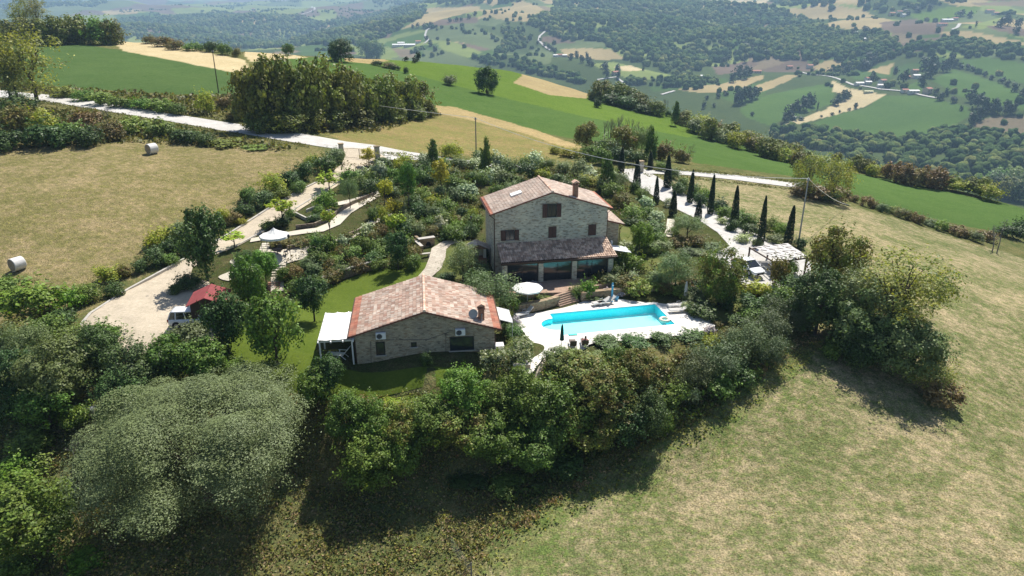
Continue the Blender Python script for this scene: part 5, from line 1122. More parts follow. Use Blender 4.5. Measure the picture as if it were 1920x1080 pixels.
def trunk_mesh(name, spread=.6, nl=5, r=.055, low=.45):
    """unit trunk: ground at 0, crown centre at height 1"""
    m = MB(); m.tube([(0,0,-.15),(0,0,0),(.02,.01,low),(.0,.03,.8)], [r*1.5, r*1.15, r*.85, r*.6], 7)
    for i in range(nl):
        a = 6.283*i/nl + rng.uniform(-.4, .4); branch(m, (.01,.01,low+.3*rng.random()), (math.cos(a)*spread, math.sin(a)*spread, .75), .55, r*.5, 1, [], 4)
    me = bpy.data.meshes.new(name); me.from_pydata(m.v, [], m.f); me.materials.append(M['bark']); return me
def bare_mesh(name, depth=3, up=.25, nst=1, sp=.5):
    m = MB(); tips = []
    for s in range(nst):
        a = rng.uniform(0, 6.28); o = Vector((math.cos(a), math.sin(a), 0))*.12*(nst > 1)
        m.tube([o-Vector((0,0,.1)), o+Vector((0,0,.2))], [.03, .024], 6)
        branch(m, o+Vector((0,0,.2)), (rng.normal(0, .15)+o.x*2, rng.normal(0, .15)+o.y*2, 1), .45, .022, depth, tips, 5, up)
    V = np.array(m.v); me = bpy.data.meshes.new(name); me.from_pydata(m.v, [], m.f); me.materials.append(M['bark_pale']); return me, tips
TPL = {'small': [crown_mesh('shrub_leaves', 950, .085, 8, (.32,.55), inner=.2, shape='mound') for _ in range(4)],
 'bush': [crown_mesh('bush_leaves', 3000, .052, 16, (.2,.42), spr=.09, shape='mound', sprig=.1) for _ in range(4)],
 'loose': [crown_mesh('loose_leaves', 1500, .07, 16, (.18,.36), spr=.2, inner=.3, sprig=.16, shape='round') for _ in range(3)],
 'tree': [crown_mesh('tree_leaves', 7500, .040, 24, (.17,.36), spr=.09, sprig=.08) for _ in range(4)],
 'big': [crown_mesh('big_tree_leaves', 16000, .028, 42, (.13,.28), spr=.09, sprig=.08) for _ in range(2)],
 'fine': [crown_mesh('fine_leaves', 9000, .030, 20, (.2,.4), spr=.2, inner=.35, asp=2.6, sprig=.12) for _ in range(2)],
 'willow': [crown_mesh('willow_leaves', 190000, .0078, 55, (.14,.26), spr=.12, inner=.12, asp=2.0, sprig=.04, droop=.0) for _ in range(1)],
 'cone': [crown_mesh('conical_leaves', 4200, .05, 20, (.28,.42), shape='cone') for _ in range(3)],
 'umbrella': [crown_mesh('flat_leaves', 700, .10, 12, (.2,.34), shape='umbrella', spr=.25, sprig=.15) for _ in range(3)],
 'sparse': [crown_mesh('sparse_leaves', 4000, .032, 26, (.14,.32), spr=.3, inner=.3, sprig=.2, asp=2.2) for _ in range(2)],
 'grove': [crown_mesh('grove_leaves', 3600, .058, 22, (.18,.38), spr=.10, sprig=.14, inner=.15) for _ in range(3)],
 'far': [crown_mesh('distant_leaves', 260, .16, 7, (.35,.55)) for _ in range(4)],
 'cyp': [cypress_mesh('cypress_leaves', 3400) for _ in range(2)]}
TRUNK = [trunk_mesh('trunk') for _ in range(3)]; TRUNKF = [trunk_mesh('trunk_far', nl=3) for _ in range(1)]
BARE = [bare_mesh('bare_branches', 3, .3, 1)[0], bare_mesh('bare_branches', 3, .35, 3)[0], bare_mesh('bare_branches', 4, .12, 2)[0]]
_cnt = {}
def pick(t):
    _cnt[t] = _cnt.get(t, -1) + 1; return TPL[t][_cnt[t] % len(TPL[t])]
# look: words, object name, template, material, colour, trunk?, category
K = {
 'dkb':('dark green rounded bush','evergreen_bush','bush','fo_dark',(.042,.072,.022),0), 'grb':('mid green leafy shrub','shrub','bush','fo',(.078,.122,.03),0), 'brb':('bright green leafy shrub','shrub','bush','fo',(.085,.145,.022),0),
 'olb':('grey green olive shrub','shrub','bush','fo_silver',(.095,.125,.06),0), 'slb':('silvery grey shrub','shrub','small','fo_silver',(.24,.27,.21),0), 'rub':('rust tinged shrub','turning_shrub','bush','fo_rust',(.085,.085,.03),0),
 'ylb':('yellow green shrub','shrub','bush','fo_yellow',(.16,.19,.03),0), 'lav':('pale purple lavender bush','lavender','small','fo_lav',(.30,.27,.36),0), 'brn':('dry brown shrub','shrub','loose','fo_rust',(.13,.095,.055),0), 'whb':('white flowering shrub','shrub','small','fo_white',(.20,.24,.12),0),
 'lsb':('loose pale green shrub','shrub','loose','fo',(.13,.165,.05),0), 'spr':('spreading grey green juniper','juniper','fine','fo_silver',(.06,.085,.045),0), 'hbt':('clipped dark green mound','clipped_shrub','bush','fo_dark',(.05,.085,.025),0),
 'dkt':('dark green tree','tree','tree','fo_dark',(.035,.065,.020),1), 'grt':('mid green tree','tree','tree','fo',(.062,.115,.025),1), 'brt':('bright green tree','tree','tree','fo',(.08,.14,.024),1), 'rut':('rust tinged oak tree','oak_tree','tree','fo_rust',(.10,.115,.03),1),
 'olt':('grey green olive tree','olive_tree','fine','fo_silver',(.105,.14,.07),1), 'ylt':('yellow green young tree','young_tree','umbrella','fo_yellow',(.20,.27,.035),1), 'yrt':('golden young tree','young_tree','loose','fo_yellow',(.24,.22,.03),1), 'cnt':('conical green tree','tree','cone','fo',(.045,.085,.022),1),
 'spt':('sparse pale green tree','tree','sparse','fo_yellow',(.13,.15,.06),1), 'gro':('olive brown oak','oak_tree','grove','fo_oak',(.10,.118,.03),1), 'grs':('olive brown bush','hedgerow_bush','grove','fo_oak',(.09,.11,.03),0),
 'wil':('huge grey green willow','willow_tree','willow','fo_silver',(.105,.135,.068),1), 'bgt':('broad green tree','tree','big','fo',(.065,.11,.026),1), 'bgr':('broad rust tinged tree','tree','big','fo_rust',(.09,.12,.03),1), 'bgo':('broad grey green tree','tree','big','fo_silver',(.09,.12,.045),1),
 'bgd':('broad dark green tree','tree','big','fo_dark',(.038,.068,.022),1), 'bgl':('broad light green tree','tree','big','fo',(.075,.125,.028),1)}
ORD = ['leftmost','second','third','fourth','fifth','sixth','seventh','eighth','ninth','tenth','eleventh','twelfth','thirteenth','fourteenth','fifteenth','sixteenth','seventeenth','eighteenth','nineteenth','twentieth','twenty-first','twenty-second','twenty-third','twenty-fourth','twenty-fifth','twenty-sixth']
def place(kind, cx, cy, w_, h_, base=None):
    """a plant whose crown is w_ x h_ wide and high in the photo around (cx, cy); base: photo height of its foot"""
    words, name, tpl, mat, colr, trunk = K[kind]; a = .8; b = 1.; z0 = 0
    if base is not None:
        g = hit(cx, base); D = depth(*g); a = w_/2/FPX*D; el = math.atan2(CAM_H-g[2], math.hypot(g[0], g[1])); R_ = h_/2/FPX*D
        b = math.sqrt(max(.15*R_*R_, R_*R_-(a*math.sin(el))**2))/math.cos(el); d = ray(cx, cy); t = math.hypot(g[0], g[1])/math.hypot(d[0], d[1]); hc = max(b*.8, CAM_H + d[2]*t - g[2])
        if kind == 'gro' and b > 1.5*a: hc += b - 1.5*a; b = 1.5*a
        return g, a, b, hc
    g = hit(cx, cy + h_*.4); near0 = cy > 60 and math.hypot(g[0], g[1]) < float(np.interp(math.atan2(g[0], g[1]), _ct, _cd)) * 1.3 or cx > 1560
    for _ in range(6):
        D = depth(g[0], g[1], g[2]+1); a = w_/2/FPX*D; el = math.atan2(CAM_H-g[2], math.hypot(g[0], g[1])); R_ = h_/2/FPX*D
        b = math.sqrt(max((.3*R_)**2, R_*R_-(a*math.sin(el))**2))/math.cos(el); hc = b*.85 + (b*.5 if trunk else 0)
        g = hit(cx, cy, hc)
        if near0 and math.hypot(g[0], g[1]) > float(np.interp(math.atan2(g[0], g[1]), _ct, _cd)) * 1.12:
            return place(kind, cx, cy, w_, h_, cy + h_*.5 + 2)
    return g, a, b, hc
NPL = [0]
def plant(kind, g, a, b, hc, label, group, alone=False):
    if len(label.split()) > 16: print('LONG', label)
    words, name, tpl, mat, colr, trunk = K[kind]; NPL[0] += 1
    j = rng.uniform(.82, 1.2)*1.62; col = tuple(c*j*rng.uniform(.92, 1.08)*q for c, q in zip(colr, (1.02, 1.04, .8)))
    me = pick(tpl); rz = rng.uniform(0, 6.28)
    def setm(o):
        o.color = (*col, 1); s = o.material_slots[0]; s.link = 'OBJECT'; s.material = M[mat]
    if not trunk:
        o = link(name, me); o.location = (g[0], g[1], g[2]+hc); o.scale = (a, a, b); o.rotation_euler = (0, 0, rz); setm(o); tag(o, label, 'bush' if 'bush' in name else 'shrub', group); return o
    r = empty(name, tuple(g), 0, label, 'tree', group)
    t = link('trunk', TRUNK[NPL[0] % 3], r); t.scale = (max(.7, a*.9), max(.7, a*.9), hc); t.rotation_euler = (0, 0, rz)
    o = link('crown', me, r); o.location = (0, 0, hc); o.scale = (a, a, b); o.rotation_euler = (0, 0, rz); setm(o)
    return r
def words_for(kind): return K[kind][0]
def bed(where, items, along='from the left', group=None):
    """items: (kind, cx, cy, w, h[, base]); labels count each look from left to right within the bed"""
    items = sorted(items, key=lambda q: q[1]); seen = {}; tot = {}
    for q in items: tot[q[0]] = tot.get(q[0], 0) + 1
    for q in items:
        k = q[0]; i = seen.get(k, 0); seen[k] = i+1; wd = words_for(k)
        if tot[k] == 1: lab = f'{wd} {where}'
        elif tot[k] == 2: lab = f'{("left" if i == 0 else "right")} of two {wd}s {where}'
        elif i == 0: lab = f'leftmost {wd} {where}'
        elif i == tot[k]-1: lab = f'rightmost {wd} {where}'
        else: lab = f'{ORD[i]} {wd} from the left {where}'
        plant(k, *place(*q), lab, group or f'plants {where}')
def fill(poly, n, kinds, wr, seed, asp=.8):
    """positions spread evenly over a bed outlined in the photo"""
    rg = random.Random(seed); pts = []; xs = [p[0] for p in poly]; ys = [p[1] for p in poly]; A_ = np.array(poly, float); out = []; best = None
    for k in range(n):
        bd = -1
        for _ in range(40):
            x, y = rg.uniform(min(xs), max(xs)), rg.uniform(min(ys), max(ys))
            if not pip(np.array([x]), np.array([y]), A_)[0]: continue
            d = min([math.hypot(x-p[0], (y-p[1])*1.6) for p in pts] or [1e3])
            if d > bd: bd, best = d, (x, y)
        pts.append(best); w_ = rg.uniform(*wr)*(.62+.38*(best[1]/500 if best[1] < 500 else 1)); out.append((rg.choice(kinds), best[0], best[1], w_, w_*asp*rg.uniform(.8, 1.2)))
    return out
# ------------------------------------------------------------------ planting, read off the photograph
bed('on the slope, lower left foreground', [('wil',395,825,395,278,940)])
bed('in the dark hedge behind the grey willow', [('bgd',250,690,125,110),('bgd',235,745,110,110),('grt',318,668,95,85),('olb',370,622,80,62),('grt',385,672,85,75),('bgd',180,650,90,85),('grb',440,690,60,50),('olb',330,640,80,60),('grb',300,720,80,60)])
bed('at the left edge below the parking', [('bgo',105,688,135,120),('olt',45,640,90,80),('grb',135,630,70,55),('grb',190,622,75,55),('bgd',30,700,95,90),('grt',85,760,100,80),('brb',150,775,70,50),('dkb',15,770,70,70),('grb',60,820,80,60),('rub',125,740,60,50)])
bed('in the bottom left corner', [('bgl',70,960,185,150,1060),('brb',20,880,90,70),('brb',175,870,60,45),('lsb',60,870,80,50),('brb',150,1050,90,50),('grb',25,1060,80,60)])
bed('left of the parking edge', [('brb',62,560,120,80),('grb',92,610,76,56),('rub',40,610,80,50),('dkb',112,596,56,42),('lsb',20,540,70,45),('grb',165,548,56,42),('ylb',198,515,58,36),('dkb',215,540,45,35),('rub',228,508,32,30),('brb',130,560,60,50)])
bed('in the strip beside the lower entrance drive', [('ylb',303,442,62,44),('dkb',285,480,50,42),('dkb',312,462,45,40),('grb',330,445,40,40),('dkb',262,498,35,30),('grb',318,486,40,28),('grb',345,460,40,38),('ylb',416,405,30,38),('brn',440,408,30,24),('olb',338,425,35,30)])
bed('in the strip beside the upper entrance drive', [('ylb',505,345,58,44),('dkb',490,372,50,36),('dkb',455,392,45,34),('grb',470,362,45,34),('grb',525,362,40,30),('dkb',548,332,50,38),('dkb',575,318,50,40),('dkb',605,306,52,40),('olb',628,292,40,34),('ylb',585,298,30,22),('grb',560,350,35,26),('rub',430,412,30,22)])
bed('on the lawn left of the cottage', [('grt',470,528,68,95,583),('dkt',430,597,86,105,663),('grt',520,610,102,120,683),('dkt',590,549,62,68,603),('brt',500,492,48,48,535)])
bed('beside the red roofed shed', [('dkt',390,448,88,118,527),('dkb',350,525,60,36),('brb',458,515,30,22),('dkb',330,540,30,26)])
bed('along the garden side of the entrance drive', [('ylt',440,441,48,18,464),('ylt',532,385,55,24,424),('ylt',618,331,48,26,357),('yrt',692,288,32,24,313),('ylb',452,415,24,16),('dkb',525,415,36,26),('grb',545,400,30,22),('brb',612,372,48,44),('brb',596,395,30,24),('dkb',595,408,40,20),('ylt',622,402,30,26,470),('olt',657,355,34,44,392),('grb',505,420,36,22),('dkb',462,478,50,26),('rub',560,452,50,24),('rub',525,455,40,20),('grb',590,445,40,24)])
# the terraced garden, bed by bed
bed('along the road right of the entrance gate', fill([(715,300),(800,297),(900,305),(900,330),(800,330),(700,325),(672,330)],16,['grb','dkb','olb','grb','ylb','slb','dkb'],(36,52),11)+[('cnt',812,285,26,46),('ylb',848,282,42,34)])
bed('around the thin pole above the farmhouse', fill([(900,290),(1000,300),(1090,310),(1160,325),(1150,350),(1000,335),(890,330)],18,['dkb','grb','slb','ylb','dkb','olb'],(36,56),12)+[('cnt',912,290,28,62,330),('grb',1128,292,38,40),('cnt',1140,318,34,56)])
bed('in the upper garden below the entrance drive', fill([(655,325),(760,330),(860,340),(860,372),(760,362),(690,352),(640,350)],14,['grb','dkb','olb','grb','dkb','lsb'],(30,48),13)+[('yrt',828,318,38,42,366),('grt',767,335,34,60,400),('yrt',722,352,30,34,392)])
bed('behind the farmhouse ridge', fill([(860,335),(1000,330),(1080,345),(1060,355),(1010,332),(900,385),(870,375)],10,['olb','grb','rub','grb','slb'],(34,50),14)+[('slb',872,358,50,34)])
bed('in the middle of the terraced garden', fill([(700,395),(780,375),(870,385),(895,420),(870,440),(780,430),(700,432),(665,440)],22,['grb','olb','grb','dkb','slb','rub','ylb','brb'],(30,50),15)+[('yrt',738,392,34,36),('ylb',716,408,26,46),('ylt',740,415,40,32,448)])
bed('between the lower path and the lawn', fill([(590,455),(640,440),(700,445),(780,450),(790,490),(700,500),(640,508),(600,500)],20,['grb','olb','grb','dkb','brb','rub'],(32,52),16)+[('dkt',747,462,44,52,506),('slb',705,453,30,22),('slb',644,450,32,24)])
bed('left of the retaining wall above the lawn', fill([(545,498),(600,480),(640,505),(600,535),(545,540)],9,['grb','olb','rub','grb'],(34,48),17)+[('grb',532,512,34,30),('dkb',590,470,30,20)])
bed('beside the barbecue corner', [('grb',830,410,46,38),('brb',860,425,40,32),('dkb',850,440,50,26),('grb',880,430,34,28),('rub',778,472,26,26),('grb',750,485,36,24),('ylb',885,400,24,30),('olb',815,395,40,32)])
bed('before the left corner of the farmhouse', [('olt',868,488,72,66,528),('olt',918,540,100,76,588),('dkb',905,470,36,40),('dkb',835,520,40,24),('grb',955,570,40,40),('ylb',948,590,26,24),('olb',898,505,46,36)])
bed('on the retaining wall beside the white parasol', [('lav',998,536,46,22),('grb',1020,556,40,20),('olb',975,560,40,20),('grb',1035,560,22,14)])
bed('right of the terrace steps', [('grb',1082,546,36,28),('brb',1103,540,40,38),('rub',1125,520,48,32),('olb',1148,525,44,34),('dkb',1108,556,50,22),('lav',1140,546,28,18),('dkb',1160,512,36,36),('rub',1172,530,48,38),('lsb',1195,540,50,36),('slb',1185,520,30,30),('grb',1225,535,44,30),('rub',1248,540,40,26),('lav',1168,548,26,14)])
bed('at the right corner of the farmhouse', [('brb',1178,485,58,46),('brt',1198,440,46,50,478),('dkb',1155,492,40,36),('slb',1172,462,34,24),('olb',1190,468,34,28),('grb',1215,465,44,30),('slb',1150,465,24,14)])
bed('between the farmhouse and the lower drive', [('slb',1205,380,40,30),('grb',1180,398,48,34),('rub',1165,375,42,34),('ylb',1105,338,50,24),('grb',1150,355,44,34),('slb',1230,405,38,26),('olb',1225,425,48,34),('dkb',1190,415,40,22),('grb',1240,445,40,30),('grb',1212,398,34,26),('dkb',1190,350,24,28),('grb',1205,362,34,26),('rub',1135,345,36,22),('olt',1164,338,36,26,360),('slb',1255,380,30,20),('olb',1240,462,46,30)])
bed('on the planted island beside the lower drive', [('olt',1288,418,60,36,452),('rub',1275,450,44,26),('rub',1310,452,50,30),('olb',1335,462,46,22),('grb',1262,432,26,20),('olb',1300,470,60,20),('dkb',1285,470,36,18)])
bed('in the olive bed left of the white coupe', [('olt',1265,500,80,58,545),('olb',1235,520,50,40),('rub',1290,530,44,32),('grb',1275,545,54,30),('olb',1305,555,52,40),('dkb',1310,535,34,30),('slb',1290,575,30,22)])
# left row and right row beside the lower drive
CY = [(1167,278,322),(1196,300,354),(1233,332,382),(1264,358,405),(1311,375,412),(1222,285,318),(1254,292,352),(1296,320,380),(1334,329,402),(1379,350,424),(1429,370,455),(1479,387,460)]
for i, (x, yt, yb) in enumerate(CY):
    g = hit(x-3, yb); D = depth(*g); el = math.atan2(CAM_H-g[2], math.hypot(g[0], g[1])); hgt = (yb-yt)/FPX*D/math.cos(el); side = 'left' if i < 5 else 'right'; j = i if i < 5 else i-5; m_ = 5 if i < 5 else 7
    nm = ['farthest','second farthest','third farthest','fourth farthest','fifth farthest','sixth farthest','nearest'][j] if j < m_-1 else 'nearest'
    r = empty('cypress_tree', tuple(g), 0, f'slim dark cypress, {nm} of the row on the {side} of the lower drive', 'tree', 'cypresses lining the lower drive')
    t = link('trunk', TRUNK[i % 3], r); t.scale = (.9, .9, hgt*.4)
    o = link('crown', TPL['cyp'][i % 2], r); ra = (8.5 if i > 9 else 7.0)/FPX*D*(1+.16*math.sin(i*2.3)); r.rotation_euler = (.025*math.sin(i*3.1), .025*math.cos(i*1.7), 0); o.location = (0, 0, hgt*.5+.05); o.scale = (ra, ra, hgt*.5); o.color = (.022, .045, .018, 1); o.rotation_euler = (0, 0, i)
bed('under the cypresses right of the lower drive', [('grb',1240,312,28,22),('olb',1262,325,30,24),('dkb',1272,350,40,30),('grb',1285,340,30,24),('grb',1300,355,36,28),('dkb',1312,375,34,30),('dkb',1345,385,44,36),('brb',1322,362,32,28),('grb',1365,400,40,32),('dkb',1378,422,34,28),('grb',1400,410,48,38),('brb',1385,400,30,24),('dkb',1408,430,36,26),('grb',1448,420,38,34),('brb',1465,430,34,30),('olb',1452,448,40,24),('dkb',1500,455,30,24),('whb',1395,446,34,20),('olb',1420,455,24,18),('whb',1352,415,24,16)])
bed('between the white coupe and the pool corner', [('bgr',1346,512,92,104,572),('ylb',1418,540,62,40),('dkb',1400,570,64,44),('dkb',1440,565,56,50),('dkb',1362,560,50,40),('hbt',1325,580,76,44),('lav',1310,567,30,16),('rub',1462,512,44,70),('olb',1490,535,60,54),('grb',1470,555,60,50),('grb',1480,500,40,44),('dkb',1300,548,44,40)])
bed('right of the carport', [('bgr',1560,482,112,122,560),('bgd',1540,560,110,110),('dkb',1500,585,80,66),('dkb',1580,600,90,80)])
bed('in the tall clump on the right field', [('spt',1680,522,165,125,650),('spt',1655,545,150,110,680),('bgo',1622,598,140,130,668),('bgo',1700,650,130,110,712),('bgd',1610,640,110,90,680),('spt',1738,690,100,80,730),('olt',1610,545,110,100,640),('brn',1765,735,80,56),('rub',1690,600,70,60),('grb',1570,650,60,50)])
bed('along the near edge of the pool paving', [('hbt',1145,640,66,32),('hbt',1190,640,64,34),('hbt',1238,635,54,30),('hbt',1298,628,60,30),('ylb',1330,642,50,36),('lav',1333,622,30,24),('rub',1345,608,24,18),('hbt',958,585+30,40,24),('hbt',968,622,44,28),('grb',975,640,50,24),('lav',965,600,24,18)])
bed('in the sprawling hedge right of the pool', [('spr',1475,592,80,70),('spr',1435,615,92,76),('spr',1390,645,104,84),('spr',1345,675,112,88),('spr',1300,700,90,80),('dkb',1385,610,60,44),('rub',1368,628,50,40),('grb',1415,590,60,40),('grb',1340,720,80,60),('dkb',1385,695,70,60),('spr',1440,660,80,70),('grb',1270,735,70,60),('brb',1245,790,40,40),('whb',1300,742,26,36)])
bed('in the tall hedge below the pool', [('bgo',1052,676,82,58,706),('bgr',1085,705,130,100),('bgr',1140,745,130,120),('bgr',1195,700,96,90),('rub',1235,690,70,60),('bgl',1040,775,130,120),('bgr',1100,792,120,98),('bgt',985,745,120,120),('bgd',1165,790,104,88),('bgd',1215,770,90,90),('grt',1160,680,60,60),('olb',1110,672,60,40),('rub',1290,668,60,46)])
bed('in the tall hedge below the cottage', [('bgl',868,735,104,92),('bgt',935,758,96,86),('bgt',810,788,110,96),('bgr',755,795,100,96),('bgl',700,788,90,90),('bgt',650,778,90,92),('dkt',612,700,62,66),('grt',590,725,70,70),('rub',690,762,60,50),('bgr',860,795,112,92),('bgl',930,815,120,96),('bgt',1000,832,112,92),('bgl',700,860,120,110,905),('dkb',880,900,80,50),('grb',960,905,90,56),('dkb',1060,868,90,60),('grb',790,748,60,30),('ylb',740,752,60,30),('grt',760,850,70,80,900)])
bed('against the front wall of the cottage', [('dkb',800,675,26,34)])
# far side of the road, upper left
bed('in the oak clump above the road', [('gro',476,178,70,100,243),('gro',505,162,76,108,246),('gro',545,168,80,116,244),('gro',580,172,74,112,242),('gro',612,164,80,110,238),('gro',648,178,76,104,234),('gro',684,184,70,92,230),('gro',715,190,66,92,228),('gro',735,182,56,84,224),('gro',768,194,60,82,221),('gro',796,198,54,68,217),('grs',490,226,66,50),('grs',535,230,70,46),('grs',575,228,60,44),('grs',625,224,60,44),('grs',670,220,60,40),('grs',735,214,56,36),('grs',780,210,50,32),('rub',600,226,60,36),('rub',655,218,50,36),('olb',625,218,30,26),('grs',450,205,36,50)])
bed('on the top left ridge', [('grs',12,62,50,46),('grs',40,60,54,50),('grs',75,62,54,50),('spt',52,25,50,60,70),('spt',78,20,44,56,70),('grs',100,60,56,56),('grs',128,58,56,52),('grs',155,58,56,56),('grb',180,58,60,58),('grs',205,62,50,48),('rub',226,68,30,22),('rub',276,74,36,18),('rub',305,78,46,22),('rub',335,84,46,20),('grb',362,86,40,20),('dkb',398,86,38,26),('grb',422,92,30,24),('rub',446,98,22,20)])
bed('beside the gravel road at the left edge', [('spt',70,112,140,118,192),('olt',22,130,80,100,192),('spt',35,105,80,90,192),('dkb',30,190,70,40)])
bed('in the scrub below the gravel road', [('rub',30,222,70,60),('ylb',70,225,60,46),('dkb',85,250,90,60),('dkb',20,260,70,50),('grb',125,245,70,50),('brn',165,232,60,52),('dkb',165,255,60,44),('rub',205,244,56,42),('lsb',250,235,60,34),('lsb',300,240,70,34),('dkb',345,252,56,36),('dkb',385,260,44,26),('grb',365,252,50,20),('lsb',425,268,70,18),('lsb',480,275,60,12)])
bed('on the verge above the gravel road', [('lsb',120,172,50,22),('grb',155,178,50,24),('lsb',190,184,50,26),('grb',225,190,50,26),('grb',262,194,50,26),('lsb',300,198,50,26),('grb',332,204,40,26),('ylb',382,192,40,46),('brn',425,190,40,26),('rub',440,215,36,24)])
bed('on the far edge of the green fields', [('dkt',640,94,50,40,116),('grt',688,92,34,36,110),('grt',706,92,38,34,110),('grt',541,92,22,20,104),('rub',725,122,34,12),('dkb',706,118,22,11),('dkb',742,126,18,12),('dkb',762,131,12,16),('olb',843,150,32,22),('dkt',913,150,42,48,176),('rub',912,172,9,10),('dkb',590,96,30,14)])
bed('in the dark thicket beyond the green field', [('grs',1118,172,34,36),('grs',1138,170,44,38),('grs',1160,176,46,40),('dkb',1140,184,46,26),('dkb',1172,190,50,28),('grs',1185,184,46,38),('dkb',1120,192,18,22),('grs',1208,194,44,34),('dkb',1205,204,40,20),('grs',1232,204,34,28),('cnt',1268,210,18,38),('dkb',1253,212,13,15)])
bed('in the mixed thicket behind the lower gate', [('rut',1100,252,44,46),('olb',1135,270,50,40),('rut',1170,262,50,50),('olt',1205,262,46,52),('cnt',1221,268,26,60),('rub',1250,285,44,40),('grb',1110,285,50,34),('ylb',1070,285,50,22),('dkb',1160,290,56,40),('dkb',1195,295,40,34),('rub',1278,290,36,36),('ylb',1045,280,30,20)])
bed('in the hedge beyond the right green field', [(k, 1285+i*14.5, 222+i*4.6+(7 if i%2==1 else 0)+max(0,(i-14))*.6, 40+(i%3)*6, 30+(i%4)*4) for i, k in enumerate(['grs','olb','ylb','grs','rub','olb','grs','ylb','grs','rub','olb','grs','grs','ylb','grs','rub','grs','grs','ylb','olb'])])
bed('along the far edge of the right green field', [('ylb',1588,308,30,26),('grs',1570,300,34,28),('grs',1606,306,34,30),('grs',1624,312,34,28),('ylb',1642,318,34,30),('ylb',1660,322,30,26),('brn',1676,324,40,38),('brn',1694,326,44,44),('brn',1712,330,46,44),('lsb',1728,334,36,34),('brn',1746,334,46,46),('brn',1764,338,44,38),('lsb',1782,342,36,32),('ylb',1800,348,44,22),('grs',1818,346,40,30),('ylb',1852,356,50,34),('grs',1838,350,40,34),('dkb',1872,342,50,46),('grs',1890,352,44,40),('dkb',1908,350,50,50),('grb',1860,330,50,40),('grb',1895,330,50,40)])
bed('in the half bare thicket beside the right field', [('spt',1512,325,66,76,372),('spt',1560,335,74,80,378),('brn',1520,358,70,36),('brn',1565,362,60,34),('dkb',1540,365,70,26),('dkb',1500,350,40,30)])
bed('in the low hedge between the right fields', [(['rub','brn','rub','olb','lsb'][i%5], 1605+i*17.5, 372+i*5.6, 26+(i%3)*3, 18+(i%2)*5) for i in range(14)]+[('dkb',1895,432,50,34),('dkb',1915,425,40,40),('brn',1850,442,40,24)])
for i, (px, pb, top, k, lab) in enumerate([(1134,280,205,1,'bare grey tree group left of the thicket, leftmost'),(1152,282,198,1,'tall bare grey trees in the middle of the thicket'),(1172,280,202,0,'slim bare tree right of the tall bare group'),(1188,280,203,1,'bare grey trees at the right of the thicket'),(1207,278,212,0,'thin bare sapling between the thicket and the dark conical tree'),(1288,300,262,2,'small bare tree leaning over the end of the thicket'),(1866,475,402,2,'small isolated dead tree at the right edge of the field'),(1726,345,300,0,'bare tree among the brown shrubs of the far right hedge'),(1702,345,302,2,'twisted bare tree left in the far right hedge'),(1755,348,305,0,'bare tree right in the far right hedge'),(135,900,800,2,'fallen bare branches left of the grey willow'),(200,238,190,1,'bare brown bush top beside the upper gravel road'),(1330,262,236,0,'thin bare tree in the hedge beyond the green field'),(1248,210,178,1,'bare trees at the right end of the dark thicket')]):
    g = hit(px, pb); D = depth(*g); hgt = (pb-top)/FPX*D/math.cos(math.atan2(CAM_H-g[2], math.hypot(g[0], g[1])))
    r = empty('bare_tree', tuple(g), 0, lab, 'tree', 'bare trees'); t = link('branches', BARE[k], r); s = hgt/(1.45 if k < 2 else 1.3); t.scale = (s*.8, s*.8, s); t.rotation_euler = (0, 0, i*1.3)
# variegated clipped hedge beside the cottage
def hedge_box(label, p0, p1, width, h, colr, mat, name='clipped_hedge'):
    p0, p1 = np.array(p0), np.array(p1); L = np.linalg.norm(p1-p0); n = int(L*h*420); u = rng.uniform(-L/2, L/2, n); f = rng.random(n); v = rng.uniform(-width/2, width/2, n); z = rng.uniform(0, h, n)
    z = np.where(f < .45, h+rng.normal(0, .07, n), z); v = np.where((f >= .45) & (f < .9), np.sign(rng.uniform(-1, 1, n))*width/2+rng.normal(0, .06, n), v); u = np.where(f >= .9, np.sign(u)*L/2+rng.normal(0, .06, n), u)
    P = np.c_[u, v, z]; V, F = leaf_quads(P, sphere(n)*.8+np.array([0, 0, .6]), .075); me = mesh_np(name, V, F); me.materials.append(M[mat]); o = link(name, me); c = (p0+p1)/2
    o.location = (c[0], c[1], gz(*c)); o.rotation_euler = (0, 0, math.atan2(*(p1-p0)[::-1])); o.color = (*colr, 1); return tag(o, label, 'hedge', 'clipped hedges beside the cottage')
hedge_box('clipped hedge with creamy white tips along the front path right of the cottage', hit(902,690)[:2], hit(990,684)[:2], 1.3, 1.45, (.12,.17,.06), 'fo_white')
hedge_box('clipped creamy hedge end running back towards the pool', hit(985,680)[:2], hit(975,655)[:2], 1.3, 1.35, (.12,.17,.06), 'fo_white')
